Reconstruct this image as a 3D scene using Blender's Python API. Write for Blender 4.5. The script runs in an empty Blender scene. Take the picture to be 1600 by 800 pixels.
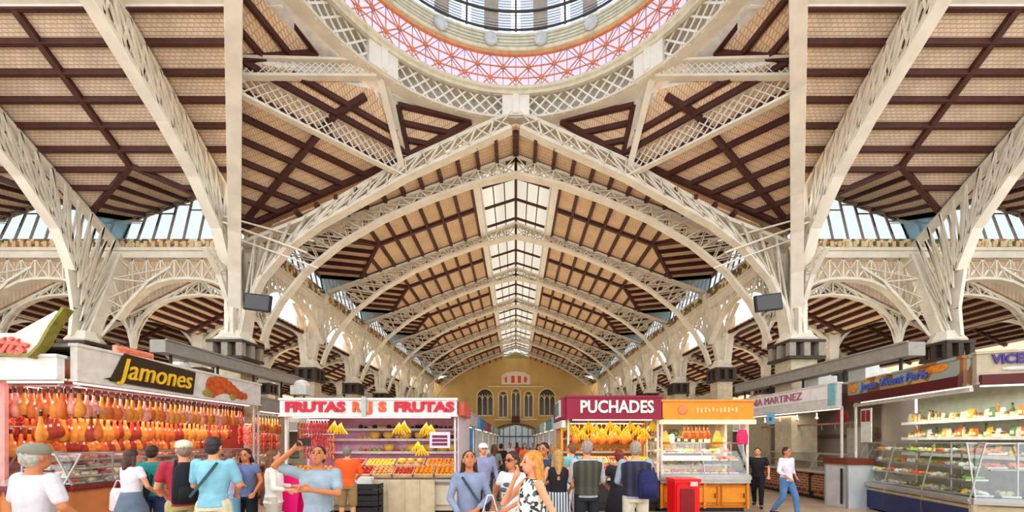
import bpy, math, random
from mathutils import Vector, Matrix
random.seed(7)
C = bpy.context.scene.collection
PI = math.pi
EZ = 1.8                      # eye height: heights below are given above the eye, V() lifts them
F = 640.0
def V(x, y, z): return Vector((x, y, z + EZ))

# ------------------------------------------------------------------ materials
MATS = {}
def M(name, rgb, rough=.6, metal=0., var=.12, scale=6., bump=0., emit=0., spec=.3):
    if name in MATS: return MATS[name]
    m = bpy.data.materials.new(name); m.use_nodes = True
    nt = m.node_tree; b = nt.nodes['Principled BSDF']
    b.inputs['Roughness'].default_value = rough; b.inputs['Metallic'].default_value = metal
    b.inputs['Specular IOR Level'].default_value = spec
    tc = nt.nodes.new('ShaderNodeTexCoord'); n = nt.nodes.new('ShaderNodeTexNoise')
    n.inputs['Scale'].default_value = scale; n.inputs['Detail'].default_value = 4
    nt.links.new(tc.outputs['Object'], n.inputs['Vector'])
    r = nt.nodes.new('ShaderNodeValToRGB')
    r.color_ramp.elements[0].position = .3; r.color_ramp.elements[1].position = .7
    r.color_ramp.elements[0].color = (*[c*(1-var) for c in rgb], 1)
    r.color_ramp.elements[1].color = (*[min(1, c*(1+var)) for c in rgb], 1)
    nt.links.new(n.outputs['Fac'], r.inputs['Fac']); nt.links.new(r.outputs['Color'], b.inputs['Base Color'])
    if bump:
        bp = nt.nodes.new('ShaderNodeBump'); bp.inputs['Strength'].default_value = bump
        nt.links.new(n.outputs['Fac'], bp.inputs['Height']); nt.links.new(bp.outputs['Normal'], b.inputs['Normal'])
    if emit:
        nt.links.new(r.outputs['Color'], b.inputs['Emission Color']); b.inputs['Emission Strength'].default_value = emit
    MATS[name] = m; return m
def S(c):                      # sRGB 0-255 to linear
    return tuple(((v/255)/12.92 if v/255 <= .04045 else ((v/255+.055)/1.055)**2.4) for v in c)
def glassmat(name, tint, transp=.8, trans=.0):
    if name in MATS: return MATS[name]
    m = bpy.data.materials.new(name); m.use_nodes = True; nt = m.node_tree
    nt.nodes.remove(nt.nodes['Principled BSDF']); out = nt.nodes['Material Output']
    t = nt.nodes.new('ShaderNodeBsdfTransparent'); t.inputs[0].default_value = (*tint, 1)
    g = nt.nodes.new('ShaderNodeBsdfGlossy'); g.inputs['Roughness'].default_value = .08
    mx = nt.nodes.new('ShaderNodeMixShader'); mx.inputs[0].default_value = 1-transp
    nt.links.new(t.outputs[0], mx.inputs[1])
    if trans:
        tl = nt.nodes.new('ShaderNodeBsdfTranslucent'); tl.inputs[0].default_value = (*tint, 1)
        n = nt.nodes.new('ShaderNodeTexVoronoi'); n.inputs['Scale'].default_value = 3
        r = nt.nodes.new('ShaderNodeValToRGB'); r.color_ramp.elements[0].color = (*tint, 1)
        r.color_ramp.elements[1].color = (*[c*.7 for c in tint], 1)
        nt.links.new(n.outputs['Distance'], r.inputs['Fac']); nt.links.new(r.outputs[0], tl.inputs[0])
        nt.links.new(tl.outputs[0], mx.inputs[2])
    else: nt.links.new(g.outputs[0], mx.inputs[2])
    nt.links.new(mx.outputs[0], out.inputs['Surface']); MATS[name] = m; return m
def tilemat(name, c1, c2, mortar, bw, bh, rough=.6, axes='xz', ms=.02, bump=.0, offset=.5):
    """bricks / tiles / boards from the brick node on object coordinates"""
    if name in MATS: return MATS[name]
    m = bpy.data.materials.new(name); m.use_nodes = True; nt = m.node_tree; b = nt.nodes['Principled BSDF']
    b.inputs['Roughness'].default_value = rough; b.inputs['Specular IOR Level'].default_value = .25
    tc = nt.nodes.new('ShaderNodeTexCoord'); sp = nt.nodes.new('ShaderNodeSeparateXYZ'); cb = nt.nodes.new('ShaderNodeCombineXYZ')
    nt.links.new(tc.outputs['Object'], sp.inputs[0])
    nt.links.new(sp.outputs['xyz'.index(axes[0])], cb.inputs[0]); nt.links.new(sp.outputs['xyz'.index(axes[1])], cb.inputs[1])
    br = nt.nodes.new('ShaderNodeTexBrick'); br.inputs['Scale'].default_value = 1; br.offset = offset
    br.inputs['Brick Width'].default_value = bw; br.inputs['Row Height'].default_value = bh
    br.inputs['Mortar Size'].default_value = ms; br.inputs['Color1'].default_value = (*c1, 1)
    br.inputs['Color2'].default_value = (*c2, 1); br.inputs['Mortar'].default_value = (*mortar, 1)
    nt.links.new(cb.outputs[0], br.inputs['Vector'])
    n = nt.nodes.new('ShaderNodeTexNoise'); n.inputs['Scale'].default_value = 1.3; n.inputs['Detail'].default_value = 6
    mix = nt.nodes.new('ShaderNodeMixRGB'); mix.blend_type = 'MULTIPLY'; mix.inputs[0].default_value = .35
    rr = nt.nodes.new('ShaderNodeValToRGB'); rr.color_ramp.elements[0].color = (.55, .55, .55, 1); rr.color_ramp.elements[0].position = .35
    rr.color_ramp.elements[1].position = .6
    nt.links.new(tc.outputs['Object'], n.inputs['Vector']); nt.links.new(n.outputs['Fac'], rr.inputs['Fac'])
    nt.links.new(br.outputs['Color'], mix.inputs[1]); nt.links.new(rr.outputs[0], mix.inputs[2])
    nt.links.new(mix.outputs[0], b.inputs['Base Color']); MATS[name] = m; return m
def patchmat(name, cols, scale=9, rough=.5):
    """mosaic of coloured cells (tile friezes, painted boards)"""
    if name in MATS: return MATS[name]
    m = bpy.data.materials.new(name); m.use_nodes = True; nt = m.node_tree; b = nt.nodes['Principled BSDF']
    b.inputs['Roughness'].default_value = rough
    tc = nt.nodes.new('ShaderNodeTexCoord'); v = nt.nodes.new('ShaderNodeTexVoronoi'); v.inputs['Scale'].default_value = scale
    nt.links.new(tc.outputs['Object'], v.inputs['Vector']); sp = nt.nodes.new('ShaderNodeSeparateColor')
    nt.links.new(v.outputs['Color'], sp.inputs[0]); r = nt.nodes.new('ShaderNodeValToRGB'); r.color_ramp.interpolation = 'CONSTANT'
    el = r.color_ramp.elements
    while len(el) < len(cols): el.new(.5)
    for i, c in enumerate(cols): el[i].position = i/len(cols); el[i].color = (*c, 1)
    nt.links.new(sp.outputs[0], r.inputs['Fac']); nt.links.new(r.outputs[0], b.inputs['Base Color']); MATS[name] = m; return m

cream = M('cream_paint', S((222, 213, 194)), .5, var=.10, scale=2.5, spec=.35)
white_paint = M('white_paint', S((238, 234, 224)), .45, var=.06, scale=3)
brown = M('dark_brown_steel', S((74, 40, 33)), .5, var=.2, scale=4)
board = tilemat('clay_boards', S((228, 208, 184)), S((220, 198, 172)), S((186, 158, 130)), .16, .07, .8, 'xy', .01)
board_y = tilemat('clay_boards_nave', S((234, 206, 172)), S((228, 196, 160)), S((190, 154, 118)), .07, .16, .8, 'xy', .01)
stone = M('limestone', S((196, 180, 150)), .8, var=.15, scale=5, bump=.2)
brickmat = tilemat('brick', S((150, 92, 62)), S((130, 74, 52)), S((180, 160, 140)), .24, .08, .8, 'xz', .01)
frieze_m = patchmat('tile_frieze', [S((120, 96, 60)), S((216, 196, 150)), S((96, 84, 60)), S((186, 120, 60)), S((70, 84, 70)), S((228, 216, 186))], 7)
lead_glass = glassmat('leaded_glass', (.78, .88, .92), .35, 1)
winglass = glassmat('window_glass', (.39, .415, .43), .95)
caseglass = glassmat('case_glass', (.93, .97, .96), .86)
skyglass = glassmat('frosted_roof_glass', (.60, .56, .50), .6, 1)
domeglass = glassmat('dome_glass', (.36, .39, .43), .7, 1)
lilacglass = glassmat('lilac_drum_glass', (.42, .34, .40), .7, 1)
steel = M('brushed_steel', S((176, 174, 168)), .35, .6, var=.1)
darkmetal = M('dark_metal', S((46, 42, 40)), .5, .2)
grey = M('grey_metal', S((150, 144, 134)), .55, .1)
black = M('black_plastic', S((28, 26, 26)), .5)

# ------------------------------------------------------------------ mesh collecting
class MB:
    def __init__(s): s.v = []; s.f = []; s.smooth = False
    def add(s, vs, fs):
        o = len(s.v); s.v += [Vector(a) for a in vs]; s.f += [tuple(i+o for i in f) for f in fs]; return s
    def box(s, c, d, rz=0., m=None):
        hx, hy, hz = d[0]/2, d[1]/2, d[2]/2; c = Vector(c); R = m or Matrix.Rotation(rz, 3, 'Z')
        vs = [c + R @ Vector((x*hx, y*hy, z*hz)) for x in (-1, 1) for y in (-1, 1) for z in (-1, 1)]
        return s.add(vs, [(0,1,3,2),(4,6,7,5),(0,4,5,1),(2,3,7,6),(0,2,6,4),(1,5,7,3)])
    def b2(s, a, b): return s.box([(a[i]+b[i])/2 for i in range(3)], [abs(b[i]-a[i]) for i in range(3)])
    def bar(s, a, b, w=.1, h=None, up=(0, 0, 1)):
        h = w if h is None else h
        a = Vector(a); b = Vector(b); d = b-a; L = d.length
        if L < 1e-5: return s
        d.normalize(); u = Vector(up)
        if abs(d.dot(u)) > .98: u = Vector((1, 0, 0)) if abs(d.x) < .9 else Vector((0, 1, 0))
        x = d.cross(u).normalized(); u = x.cross(d).normalized()
        R = Matrix((x, d, u)).transposed()
        return s.box((a+b)/2, (w, L, h), m=R)
    def path(s, pts, w, h=None, up=(0, 0, 1)):
        for a, b in zip(pts, pts[1:]): s.bar(a, b, w, h, up)
        return s
    def poly(s, pts, t=0., n=(0, 0, 1)):
        k = len(pts); pts = [Vector(p) for p in pts]
        if not t: return s.add(pts, [tuple(range(k))])
        n = Vector(n)*t
        return s.add(pts+[p+n for p in pts], [tuple(range(k)), tuple(range(2*k-1, k-1, -1))]+[(i, (i+1) % k, (i+1) % k+k, i+k) for i in range(k)])
    def lathe(s, prof, c=(0, 0, 0), n=16, a0=0., a1=2*PI, sy=1.):
        full = abs(a1-a0-2*PI) < 1e-6; m = n if full else n+1; vs = []
        for r, z in prof:
            for i in range(m):
                a = a0+(a1-a0)*i/n; vs.append((c[0]+r*math.cos(a), c[1]+r*math.sin(a)*sy, c[2]+z))
        fs = []
        for j in range(len(prof)-1):
            for i in range(n):
                k = (i+1) % m; fs.append((j*m+i, j*m+k, (j+1)*m+k, (j+1)*m+i))
        return s.add(vs, fs)
    def ball(s, c, r, n=8, k=6, R=None):
        r = (r, r, r) if not hasattr(r, '__len__') else r; c = Vector(c); vs = []; fs = []
        for j in range(k+1):
            t = PI*j/k
            for i in range(n):
                a = 2*PI*i/n; p = Vector((r[0]*math.sin(t)*math.cos(a), r[1]*math.sin(t)*math.sin(a), r[2]*math.cos(t)))
                vs.append(c+(R @ p if R else p))
        for j in range(k):
            for i in range(n): fs.append((j*n+i, (j+1)*n+i, (j+1)*n+(i+1) % n, j*n+(i+1) % n))
        return s.add(vs, fs)
    def cap(s, a, b, ra, rb, n=10):
        """tapered limb with round ends"""
        a = Vector(a); b = Vector(b); d = b-a; L = max(d.length, 1e-4); q = d.normalized().to_track_quat('Z', 'Y').to_matrix()
        prof = [(1e-4, -ra), (ra*.6, -ra*.8), (ra*.92, -ra*.4), (ra, 0), (rb, L), (rb*.92, L+rb*.4), (rb*.6, L+rb*.8), (1e-4, L+rb)]
        t = MB(); t.lathe(prof, n=n); return s.add([a+q @ v for v in t.v], t.f)
    def sect(s, rows, n=16):
        """stack of ellipses (z, rx, ry, cx, cy)"""
        vs = []; m = len(rows)
        for z, rx, ry, cx, cy in rows:
            for i in range(n):
                a = 2*PI*i/n; vs.append((cx+rx*math.cos(a), cy+ry*math.sin(a), z))
        fs = [(j*n+i, j*n+(i+1) % n, (j+1)*n+(i+1) % n, (j+1)*n+i) for j in range(m-1) for i in range(n)]
        fs += [tuple(range(n-1, -1, -1)), tuple((m-1)*n+i for i in range(n))]
        return s.add(vs, fs)
    def merge(s, o): return s.add(o.v, o.f)
    def mesh(s, name, mat, off=(0, 0, 0)):
        me = bpy.data.meshes.new(name); o = Vector(off)
        me.from_pydata([tuple(a-o) for a in s.v], [], s.f); me.validate()
        if mat: me.materials.append(mat)
        if s.smooth: me.polygons.foreach_set('use_smooth', [True]*len(me.polygons))
        me.update(); return me
    def build(s, name, mat, parent=None, world=False, label=None):
        """parent given: coordinates are the parent's own (world=True: world coordinates, parent unrotated)"""
        off = (0, 0, 0)
        if parent is None:
            xs = [v.x for v in s.v]; ys = [v.y for v in s.v]; zs = [v.z for v in s.v]
            off = ((min(xs)+max(xs))/2, (min(ys)+max(ys))/2, min(zs))
        elif world:
            p = parent; off = Vector((0, 0, 0))
            while p: off = off+p.location; p = p.parent
        me = s.mesh(name, mat, off); ob = bpy.data.objects.new(name, me); C.objects.link(ob)
        if parent is None: ob.location = off
        else: ob.parent = parent
        if label: ob['label'] = label
        return ob

def tag(o, label=None, cat=None, group=None, kind=None):
    if label: o['label'] = label
    if cat: o['category'] = cat
    if group: o['group'] = group
    if kind: o['kind'] = kind
    return o
def thing(name, label, cat, loc=(0, 0, 0), rz=0., group=None, kind=None):
    o = bpy.data.objects.new(name, None); o.empty_display_size = .1; C.objects.link(o)
    o.location = loc; o.rotation_euler = (0, 0, rz); return tag(o, label, cat, group, kind)
def struct(name, mb, mat): return tag(mb.build(name, mat), kind='structure')
def sgroup(name, loc=(0, 0, 0)): return thing(name, None, None, loc, kind='structure')
def copy_tree(o, parent=None):
    c = o.copy(); C.objects.link(c)
    if parent: c.parent = parent
    for ch in list(o.children): copy_tree(ch, c)
    return c
def dup(root, loc, rz=None, label=None, group=None, sc=None, rot=None):
    r = copy_tree(root); r.location = loc
    if rz is not None: r.rotation_euler = (0, 0, rz)
    if rot is not None: r.rotation_euler = rot
    if sc: r.scale = (sc, sc, sc) if not hasattr(sc, '__len__') else sc
    if label: r['label'] = label
    if group: r['group'] = group
    return r
def remeshed(mb, name, mat, parent, voxel, smooth=3, label=None):
    """fuse overlapping limbs into one continuous surface"""
    ob = mb.build(name, mat, parent)
    r = ob.modifiers.new('r', 'REMESH'); r.mode = 'VOXEL'; r.voxel_size = voxel; r.use_smooth_shade = True
    s = ob.modifiers.new('s', 'SMOOTH'); s.iterations = smooth; s.factor = .5
    dg = bpy.context.evaluated_depsgraph_get(); me = bpy.data.meshes.new_from_object(ob.evaluated_get(dg))
    old = ob.data; ob.modifiers.clear(); ob.data = me; bpy.data.meshes.remove(old)
    if not me.materials: me.materials.append(mat)
    if label: ob['label'] = label
    return ob
def text(txt, mat, parent, loc, size, depth=.015, shear=0., rot=(PI/2, 0, 0), sx=1., name='lettering', bold=.0, width=None, label=None):
    """raised lettering facing local -Y, centred on loc"""
    cu = bpy.data.curves.new('t', 'FONT'); cu.body = txt; cu.size = size; cu.extrude = depth; cu.shear = shear
    cu.align_x = 'CENTER'; cu.align_y = 'CENTER'; cu.offset = bold; cu.resolution_u = 3
    ob = bpy.data.objects.new('t', cu); C.objects.link(ob)
    dg = bpy.context.evaluated_depsgraph_get(); me = bpy.data.meshes.new_from_object(ob.evaluated_get(dg))
    bpy.data.objects.remove(ob); bpy.data.curves.remove(cu)
    R = Matrix.Rotation(rot[2], 3, 'Z') @ Matrix.Rotation(rot[1], 3, 'Y') @ Matrix.Rotation(rot[0], 3, 'X')
    if width:
        xs = [v.co.x for v in me.vertices]; sx = width/(max(xs)-min(xs))
    for v in me.vertices: v.co = R @ Vector((v.co.x*sx, v.co.y, v.co.z)) + Vector(loc)
    me.materials.clear(); me.materials.append(mat); me.name = name
    o = bpy.data.objects.new(name, me); C.objects.link(o); o.parent = parent
    if label: o['label'] = label
    return o
ORD = ['first', 'second', 'third', 'fourth', 'fifth', 'sixth', 'seventh', 'eighth', 'ninth', 'tenth']
def smooth(mb): mb.smooth = True; return mb
# ================================================================== PEOPLE
random.seed(5)
skin_m = [M('skin_light', S((216, 150, 112)), .55, var=.05), M('skin_tan', S((192, 120, 80)), .55, var=.05)]
def cloth(c, name=None): return M(name or 'cloth_%d_%d_%d' % c, S(c), .8, var=.14, scale=9, bump=.15)
dotm = patchmat('black_white_print', [S((230, 226, 214)), S((40, 50, 46)), S((226, 224, 214)), S((236, 232, 220)), S((90, 100, 96))], 26, .8)
def stripes(name, c1, c2, sc=9):
    if name in MATS: return MATS[name]
    m = M(name, c1, .8); nt = m.node_tree; b = nt.nodes['Principled BSDF']; tc = nt.nodes.new('ShaderNodeTexCoord'); wv = nt.nodes.new('ShaderNodeTexWave'); wv.inputs['Scale'].default_value = sc
    r = nt.nodes.new('ShaderNodeValToRGB'); r.color_ramp.interpolation = 'CONSTANT'; r.color_ramp.elements[0].color = (*c1, 1); r.color_ramp.elements[1].color = (*c2, 1); r.color_ramp.elements[1].position = .5
    nt.links.new(tc.outputs['Object'], wv.inputs[0]); nt.links.new(wv.outputs['Fac'], r.inputs[0]); nt.links.new(r.outputs[0], b.inputs['Base Color']); return m
def at(px, d): return ((px-806)/F*d, d)
def person(label, px, d, face=0., h=1.72, female=False, skin=0, arms=None, legs='stand', top=None, sleeve=.5, bottom=None, bkind='trousers', hair=(60, 40, 30), hlen=0, cap=None, glasses=False, tilt=0., turn=0., extra=None, shoes=(50, 44, 40), top2=None, dresslen=None):
    """face: 0 looks at the camera, 180 shows the back"""
    x, y = at(px, d); r = thing('person', label, 'person', (x, y, 0), math.radians(face)); vx = max(.009, .0017*d)
    s = h/1.72; sk = skin_m[skin]; sw = .165 if female else .195; hw = .155 if female else .14
    sh = {q: Vector((q*sw, 0, 1.405)) for q in (-1, 1)}; hp_ = {q: Vector((q*.09, 0, .90)) for q in (-1, 1)}
    d_arm = {1: ((.27, .02, 1.14), (.28, -.1, .90)), -1: ((-.27, .02, 1.14), (-.28, -.1, .90))}
    if arms: d_arm.update(arms)
    lg = {'stand': {1: ((.11, -.01, .49), (.12, .03, .08)), -1: ((-.11, -.01, .49), (-.12, .03, .08))},
          'walk': {1: ((.1, -.16, .50), (.1, -.2, .09)), -1: ((-.1, .02, .48), (-.1, .28, .12))},
          'wide': {1: ((.17, -.02, .49), (.21, .03, .08)), -1: ((-.17, -.02, .49), (-.21, .03, .08))}}[legs]
    torso = [(.86, hw, .10, 0, .01), (.93, hw+.01, .115, 0, .01), (1.05, hw-.025 if female else hw-.01, .10, 0, 0), (1.2, sw-.035, .115, 0, -.005), (1.32, sw-.01, .115, 0, 0), (1.40, sw-.01, .085, 0, .01), (1.45, .08, .06, 0, .015)]
    hc = Vector((0, -.015, 1.60)); Rh = Matrix.Rotation(math.radians(turn), 3, 'Z') @ Matrix.Rotation(math.radians(tilt), 3, 'X')
    def H(p): return hc+Rh @ Vector(p)
    B = MB(); B.sect(torso)
    B.cap((0, .015, 1.42), (0, 0, 1.53), .056, .052)
    B.ball(H((0, .012, .02)), (.076, .096, .098), 14, 10, Rh); B.ball(H((0, -.025, -.05)), (.056, .064, .066), 12, 8, Rh)
    B.cap(H((0, -.088, .012)), H((0, -.108, -.022)), .011, .015, 6); B.ball(H((0, -.085, -.062)), (.024, .012, .009), 8, 5, Rh)
    for q in (-1, 1): B.ball(H((q*.078, .012, -.008)), (.012, .02, .032), 6, 5, Rh)
    for q in (-1, 1):
        el, wr = Vector(d_arm[q][0]), Vector(d_arm[q][1]); k = .88 if female else 1.0
        B.cap(sh[q], el, .05*k, .038*k); B.cap(el, wr, .038*k, .027*k)
        dr_ = (wr-el).normalized(); sidev = dr_.cross(Vector((0, 1, 0)) if abs(dr_.y) < .8 else Vector((1, 0, 0))).normalized(); nn = dr_.cross(sidev)
        B.cap(wr, wr+dr_*.07, .026, .034); palm = wr+dr_*.085
        for i, (o, ln) in enumerate(((-.03, .062), (-.01, .075), (.01, .072), (.03, .056))):
            a0 = palm+sidev*o; a1 = a0+dr_*ln*.55+nn*.012; a2 = a1+dr_*ln*.45+nn*.028; B.cap(a0, a1, .0105, .010, 6); B.cap(a1, a2, .010, .009, 6)
        t0 = wr+dr_*.035-sidev*.03; t1 = t0+dr_*.04-sidev*.022+nn*.01; B.cap(t0, t1, .013, .011, 6); B.cap(t1, t1+dr_*.028-sidev*.002, .011, .009, 6)
    for q in (-1, 1):
        kn, an = Vector(lg[q][0]), Vector(lg[q][1]); B.cap(hp_[q], kn, .085, .055); B.cap(kn, kn.lerp(an, .4), .052, .054); B.cap(kn.lerp(an, .4), an, .054, .036)
        B.cap(an+Vector((0, .03, -.03)), an+Vector((q*.02, -.15, -.045)), .036, .03)
    remeshed(B, 'body', sk, r, vx)
    def off(rows, g): return [(z, a+g, b+g, cx, cy) for z, a, b, cx, cy in rows]
    if top:
        T = MB(); rows = off(torso[1:-1], .017)+[(1.445, .10, .075, 0, .015)]; rows = [(rows[0][0]-.04, rows[0][1]+.012, rows[0][2]+.014, 0, .005)]+rows
        T.sect(rows)
        if sleeve > 0:
            for q in (-1, 1):
                el, wr = Vector(d_arm[q][0]), Vector(d_arm[q][1]); k = .9 if female else 1
                if sleeve <= 1: T.cap(sh[q]+Vector((-q*.01, 0, -.005)), sh[q].lerp(el, sleeve), .066*k, .058*k)
                else: T.cap(sh[q]+Vector((-q*.01, 0, -.005)), el, .066*k, .05*k); T.cap(el, el.lerp(wr, sleeve-1), .05*k, .042*k)
        remeshed(T, 'top', top if not isinstance(top, tuple) else cloth(top), r, vx)
    if top2:                                                   # vest over the top
        T = MB(); T.sect(off(torso[1:-1], .045)+[(1.43, .13, .09, 0, .015)]); remeshed(T, 'vest', top2, r, vx)
    if bottom:
        bm_ = bottom if not isinstance(bottom, tuple) else cloth(bottom); Q = MB()
        if bkind in ('skirt', 'long_skirt', 'dress'):
            z1 = {'skirt': .55, 'long_skirt': .14, 'dress': .62}[bkind]; w1 = {'skirt': .25, 'long_skirt': .27, 'dress': .27}[bkind]
            Q.sect([(z1, w1, w1*.8, 0, 0), ((z1+.95)/2, (w1+hw)/2+.03, (w1*.8+.11)/2+.03, 0, 0), (.98, hw+.02, .13, 0, .01), (1.05, hw, .12, 0, 0)]); Q.smooth = True
            Q.build('skirt', bm_, r)
        else:
            Q.sect([(.84, hw+.03, .13, 0, .01), (.95, hw+.024, .128, 0, .01), (1.0, hw+.012, .12, 0, .005)])
            for q in (-1, 1):
                kn, an = Vector(lg[q][0]), Vector(lg[q][1])
                if bkind == 'shorts': Q.cap(hp_[q], kn.lerp(hp_[q], .08), .105, .085)
                else: Q.cap(hp_[q], kn, .102, .075); Q.cap(kn, an.lerp(kn, .08), .075, .058)
            remeshed(Q, bkind, bm_, r, vx)
    hm_ = M('hair_%d_%d_%d' % hair, S(hair), .5, var=.35, scale=30) if hair else None
    if hair:
        Q = MB(); Q.ball(H((0, .028, .04)), (.086, .098, .09), 14, 10, Rh)
        Q.ball(H((0, .05, -.01)), (.078, .07, .085), 12, 8, Rh)
        if hlen:
            Q.cap(H((0, .06, -.03)), Vector((0, .085, 1.60-.12-hlen)), .075, .05)
            for q in (-1, 1): Q.cap(H((q*.07, .03, 0)), Vector((q*.10, .0 if hlen > .2 else .04, 1.60-.08-hlen*.9)), .03, .028)
        remeshed(Q, 'hair', hm_, r, vx)
    if cap:
        cm = cloth(cap); Q = smooth(MB()); Q.ball(H((0, .02, .055)), (.095, .11, .075), 16, 8, Rh); Q.build('cap_crown', cm, r)
        Q = MB(); Q.sect([(0, .075, .07, 0, 0), (.014, .07, .065, 0, 0)], 14); Q.v = [H(Vector(v)+Vector((0, -.105, .035))) for v in Q.v]; Q.build('cap_peak', cm, [c for c in r.children if c.name.startswith('cap_crown')][0])
    if abs(face) < 120:
        Q = MB(); ek = M('eye_dark', S((40, 28, 24)), .3)
        for q in (-1, 1): e_ = smooth(MB()); e_.ball(H((q*.031, -.078, .01)), (.014, .008, .008), 8, 5, Rh); e_.build('eye', ek, r)
        for q in (-1, 1): e_ = MB(); e_.bar(H((q*.016, -.09, .034)), H((q*.048, -.076, .034)), .006, .006); e_.build('eyebrow', hm_ or ek, r)
        e_ = smooth(MB()); e_.ball(H((0, -.092, -.06)), (.024, .007, .007), 8, 5, Rh); e_.build('lips', M('lips', S((176, 84, 76)), .4), r)
    if glasses:
        Q = MB()
        for q in (-1, 1): Q.ball(H((q*.033, -.094, .01)), (.027, .008, .02), 10, 6, Rh); Q.bar(H((q*.055, -.088, .014)), H((q*.08, .01, .014)), .006, .006)
        Q.bar(H((-.02, -.1, .014)), H((.02, -.1, .014)), .006); Q.build('sunglasses', black, r)
    for q in (-1, 1):
        an = Vector(lg[q][1]); Q = smooth(MB()); Q.cap(an+Vector((0, .035, -.045)), an+Vector((q*.02, -.16, -.055)), .045, .04, 8)
        Q.v = [Vector((v.x, v.y, max(v.z, an.z-.08))) for v in Q.v]; Q.build('shoe', cloth(shoes), r)
    r.scale = (s, s, s)
    return r
def PW(r, p): return Matrix.Rotation(r.rotation_euler.z, 3, 'Z') @ (Vector(p)*r.scale.x)+r.location
def backpack(r, label, col, z=1.2, w=.32, hgt=.46, x=0.):
    b = thing('backpack', label, 'backpack', PW(r, (x, .15, z-hgt/2)), r.rotation_euler.z); m = cloth(col)
    q = smooth(MB()); q.sect([(0, w*.42, .05, 0, .06), (.03, w*.5, .085, 0, .075), (hgt*.6, w*.48, .08, 0, .07), (hgt*.9, w*.4, .06, 0, .06), (hgt, w*.2, .03, 0, .05)], 14); q.build('bag', m, b)
    q = smooth(MB()); q.sect([(.05, w*.34, .03, 0, .15), (.2, w*.34, .035, 0, .15), (.23, w*.25, .02, 0, .14)], 12); q.build('front_pocket', m, b.children[0])
    for s_ in (-1, 1):
        q = MB(); q.path([(s_*.1, .0, .06), (s_*.13, -.02, hgt*.7), (s_*.1, -.06, hgt+.03)], .035, .012); q.build('strap', m, b)
    return b
def handbag(r, label, col, p, w=.3, hgt=.28, drop=.3):
    b = thing('handbag', label, 'bag', PW(r, p), r.rotation_euler.z); m = cloth(col); q = smooth(MB()); q.sect([(0, w*.42, .05, 0, 0), (.03, w*.5, .07, 0, 0), (hgt*.8, w*.45, .06, 0, 0), (hgt, w*.4, .02, 0, 0)], 12); q.build('bag', m, b)
    q = MB(); q.path([(-w*.3, 0, hgt), (-w*.1, 0, hgt+drop), (w*.1, 0, hgt+drop), (w*.3, 0, hgt)], .02, .01); q.build('handle', m, b); return b
def strap(r, label, col, a, b_):
    q = MB(); q.path([a, b_], .03, .012, (0, 1, 0)); o = q.build('shoulder_strap', cloth(col), r, label=label); return o

front = lambda z=.98, y=-.27: {1: ((.25, -.06, 1.13), (.12, y, z)), -1: ((-.25, -.06, 1.13), (-.12, y, z))}
p = person('elderly person in a plain white T-shirt and grey flat cap seen from behind', 55, 3.75, 168, 1.77, skin=1, top=(204, 200, 206), sleeve=.7, bottom=(150, 140, 120), hair=(170, 165, 155), cap=(132, 128, 112), arms={-1: ((-.3, -.02, 1.16), (-.26, -.2, 1.0)), 1: ((.3, -.02, 1.16), (.26, -.2, 1.0))}, top2=None)
p = person('person in a white top and grey denim pinafore facing the ham counter', 206, 6.3, 165, 1.66, True, 0, top=(220, 216, 220), sleeve=.4, bottom=(96, 110, 126), bkind='dress', hair=(70, 44, 34), hlen=.05, arms=front(1.0)); handbag(p, 'pale pink plastic bag beside the grey denim pinafore', (228, 196, 196), (.3, .0, .72), .34, .36, .12)
p = person('person in a teal T-shirt with a dark bag at the ham counter', 238, 6.7, 200, 1.72, False, 1, top=(36, 130, 124), sleeve=.55, bottom=(46, 56, 96), bkind='shorts', hair=(50, 34, 26), arms=front(1.02)); backpack(p, 'dark navy backpack on the teal T-shirt', (30, 40, 46), 1.12, .26, .42, .08)
p = person('person in a maroon polo shirt, khaki trousers and cream cap looking right', 287, 5.5, 232, 1.80, False, 0, top=(170, 44, 62), sleeve=.6, bottom=(176, 160, 108), hair=(140, 120, 100), cap=(214, 208, 178), arms=front(1.0)); backpack(p, 'large black backpack worn over the maroon polo shirt', (24, 26, 30), 1.2, .36, .54)
p = person('tall person in a light blue shirt and cream shorts with a cross strap, back turned', 334, 5.3, 188, 1.84, False, 0, top=(130, 186, 204), sleeve=.75, bottom=(214, 204, 172), bkind='shorts', hair=(50, 40, 40), arms=front(1.0), legs='wide'); strap(p, None, (50, 80, 84), (-.12, .15, 1.42), (.17, .16, 1.02))
p = person('person in a lilac top half hidden behind the light blue shirt', 361, 6.8, 150, 1.62, True, 0, top=(176, 160, 190), sleeve=.5, bottom=(110, 170, 200), bkind='shorts', hair=(110, 70, 50), arms=front(1.05))
p = person('person in a slate blue V-neck top and black shorts facing the camera', 384, 6.9, 10, 1.66, True, 1, top=(96, 112, 150), sleeve=.35, bottom=(28, 30, 36), bkind='shorts', hair=(48, 30, 40), hlen=.03, arms={1: ((.26, -.03, 1.15), (.22, -.18, .98)), -1: ((-.26, .02, 1.14), (-.24, -.12, .92))}); handbag(p, 'dark patterned handbag hung beside the slate blue top', (84, 66, 62), (.42, -.05, .72), .34, .28, .2)
p = person('person in a white blouse and pale beige trousers looking towards the fruit stall', 428, 6.2, 110, 1.66, True, 0, top=(228, 222, 212), sleeve=1.7, bottom=(190, 178, 160), hair=(104, 64, 40), hlen=.1, arms={1: ((.24, -.06, 1.13), (.2, -.24, 1.12)), -1: ((-.22, -.04, 1.13), (-.18, -.2, 1.1))})
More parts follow.
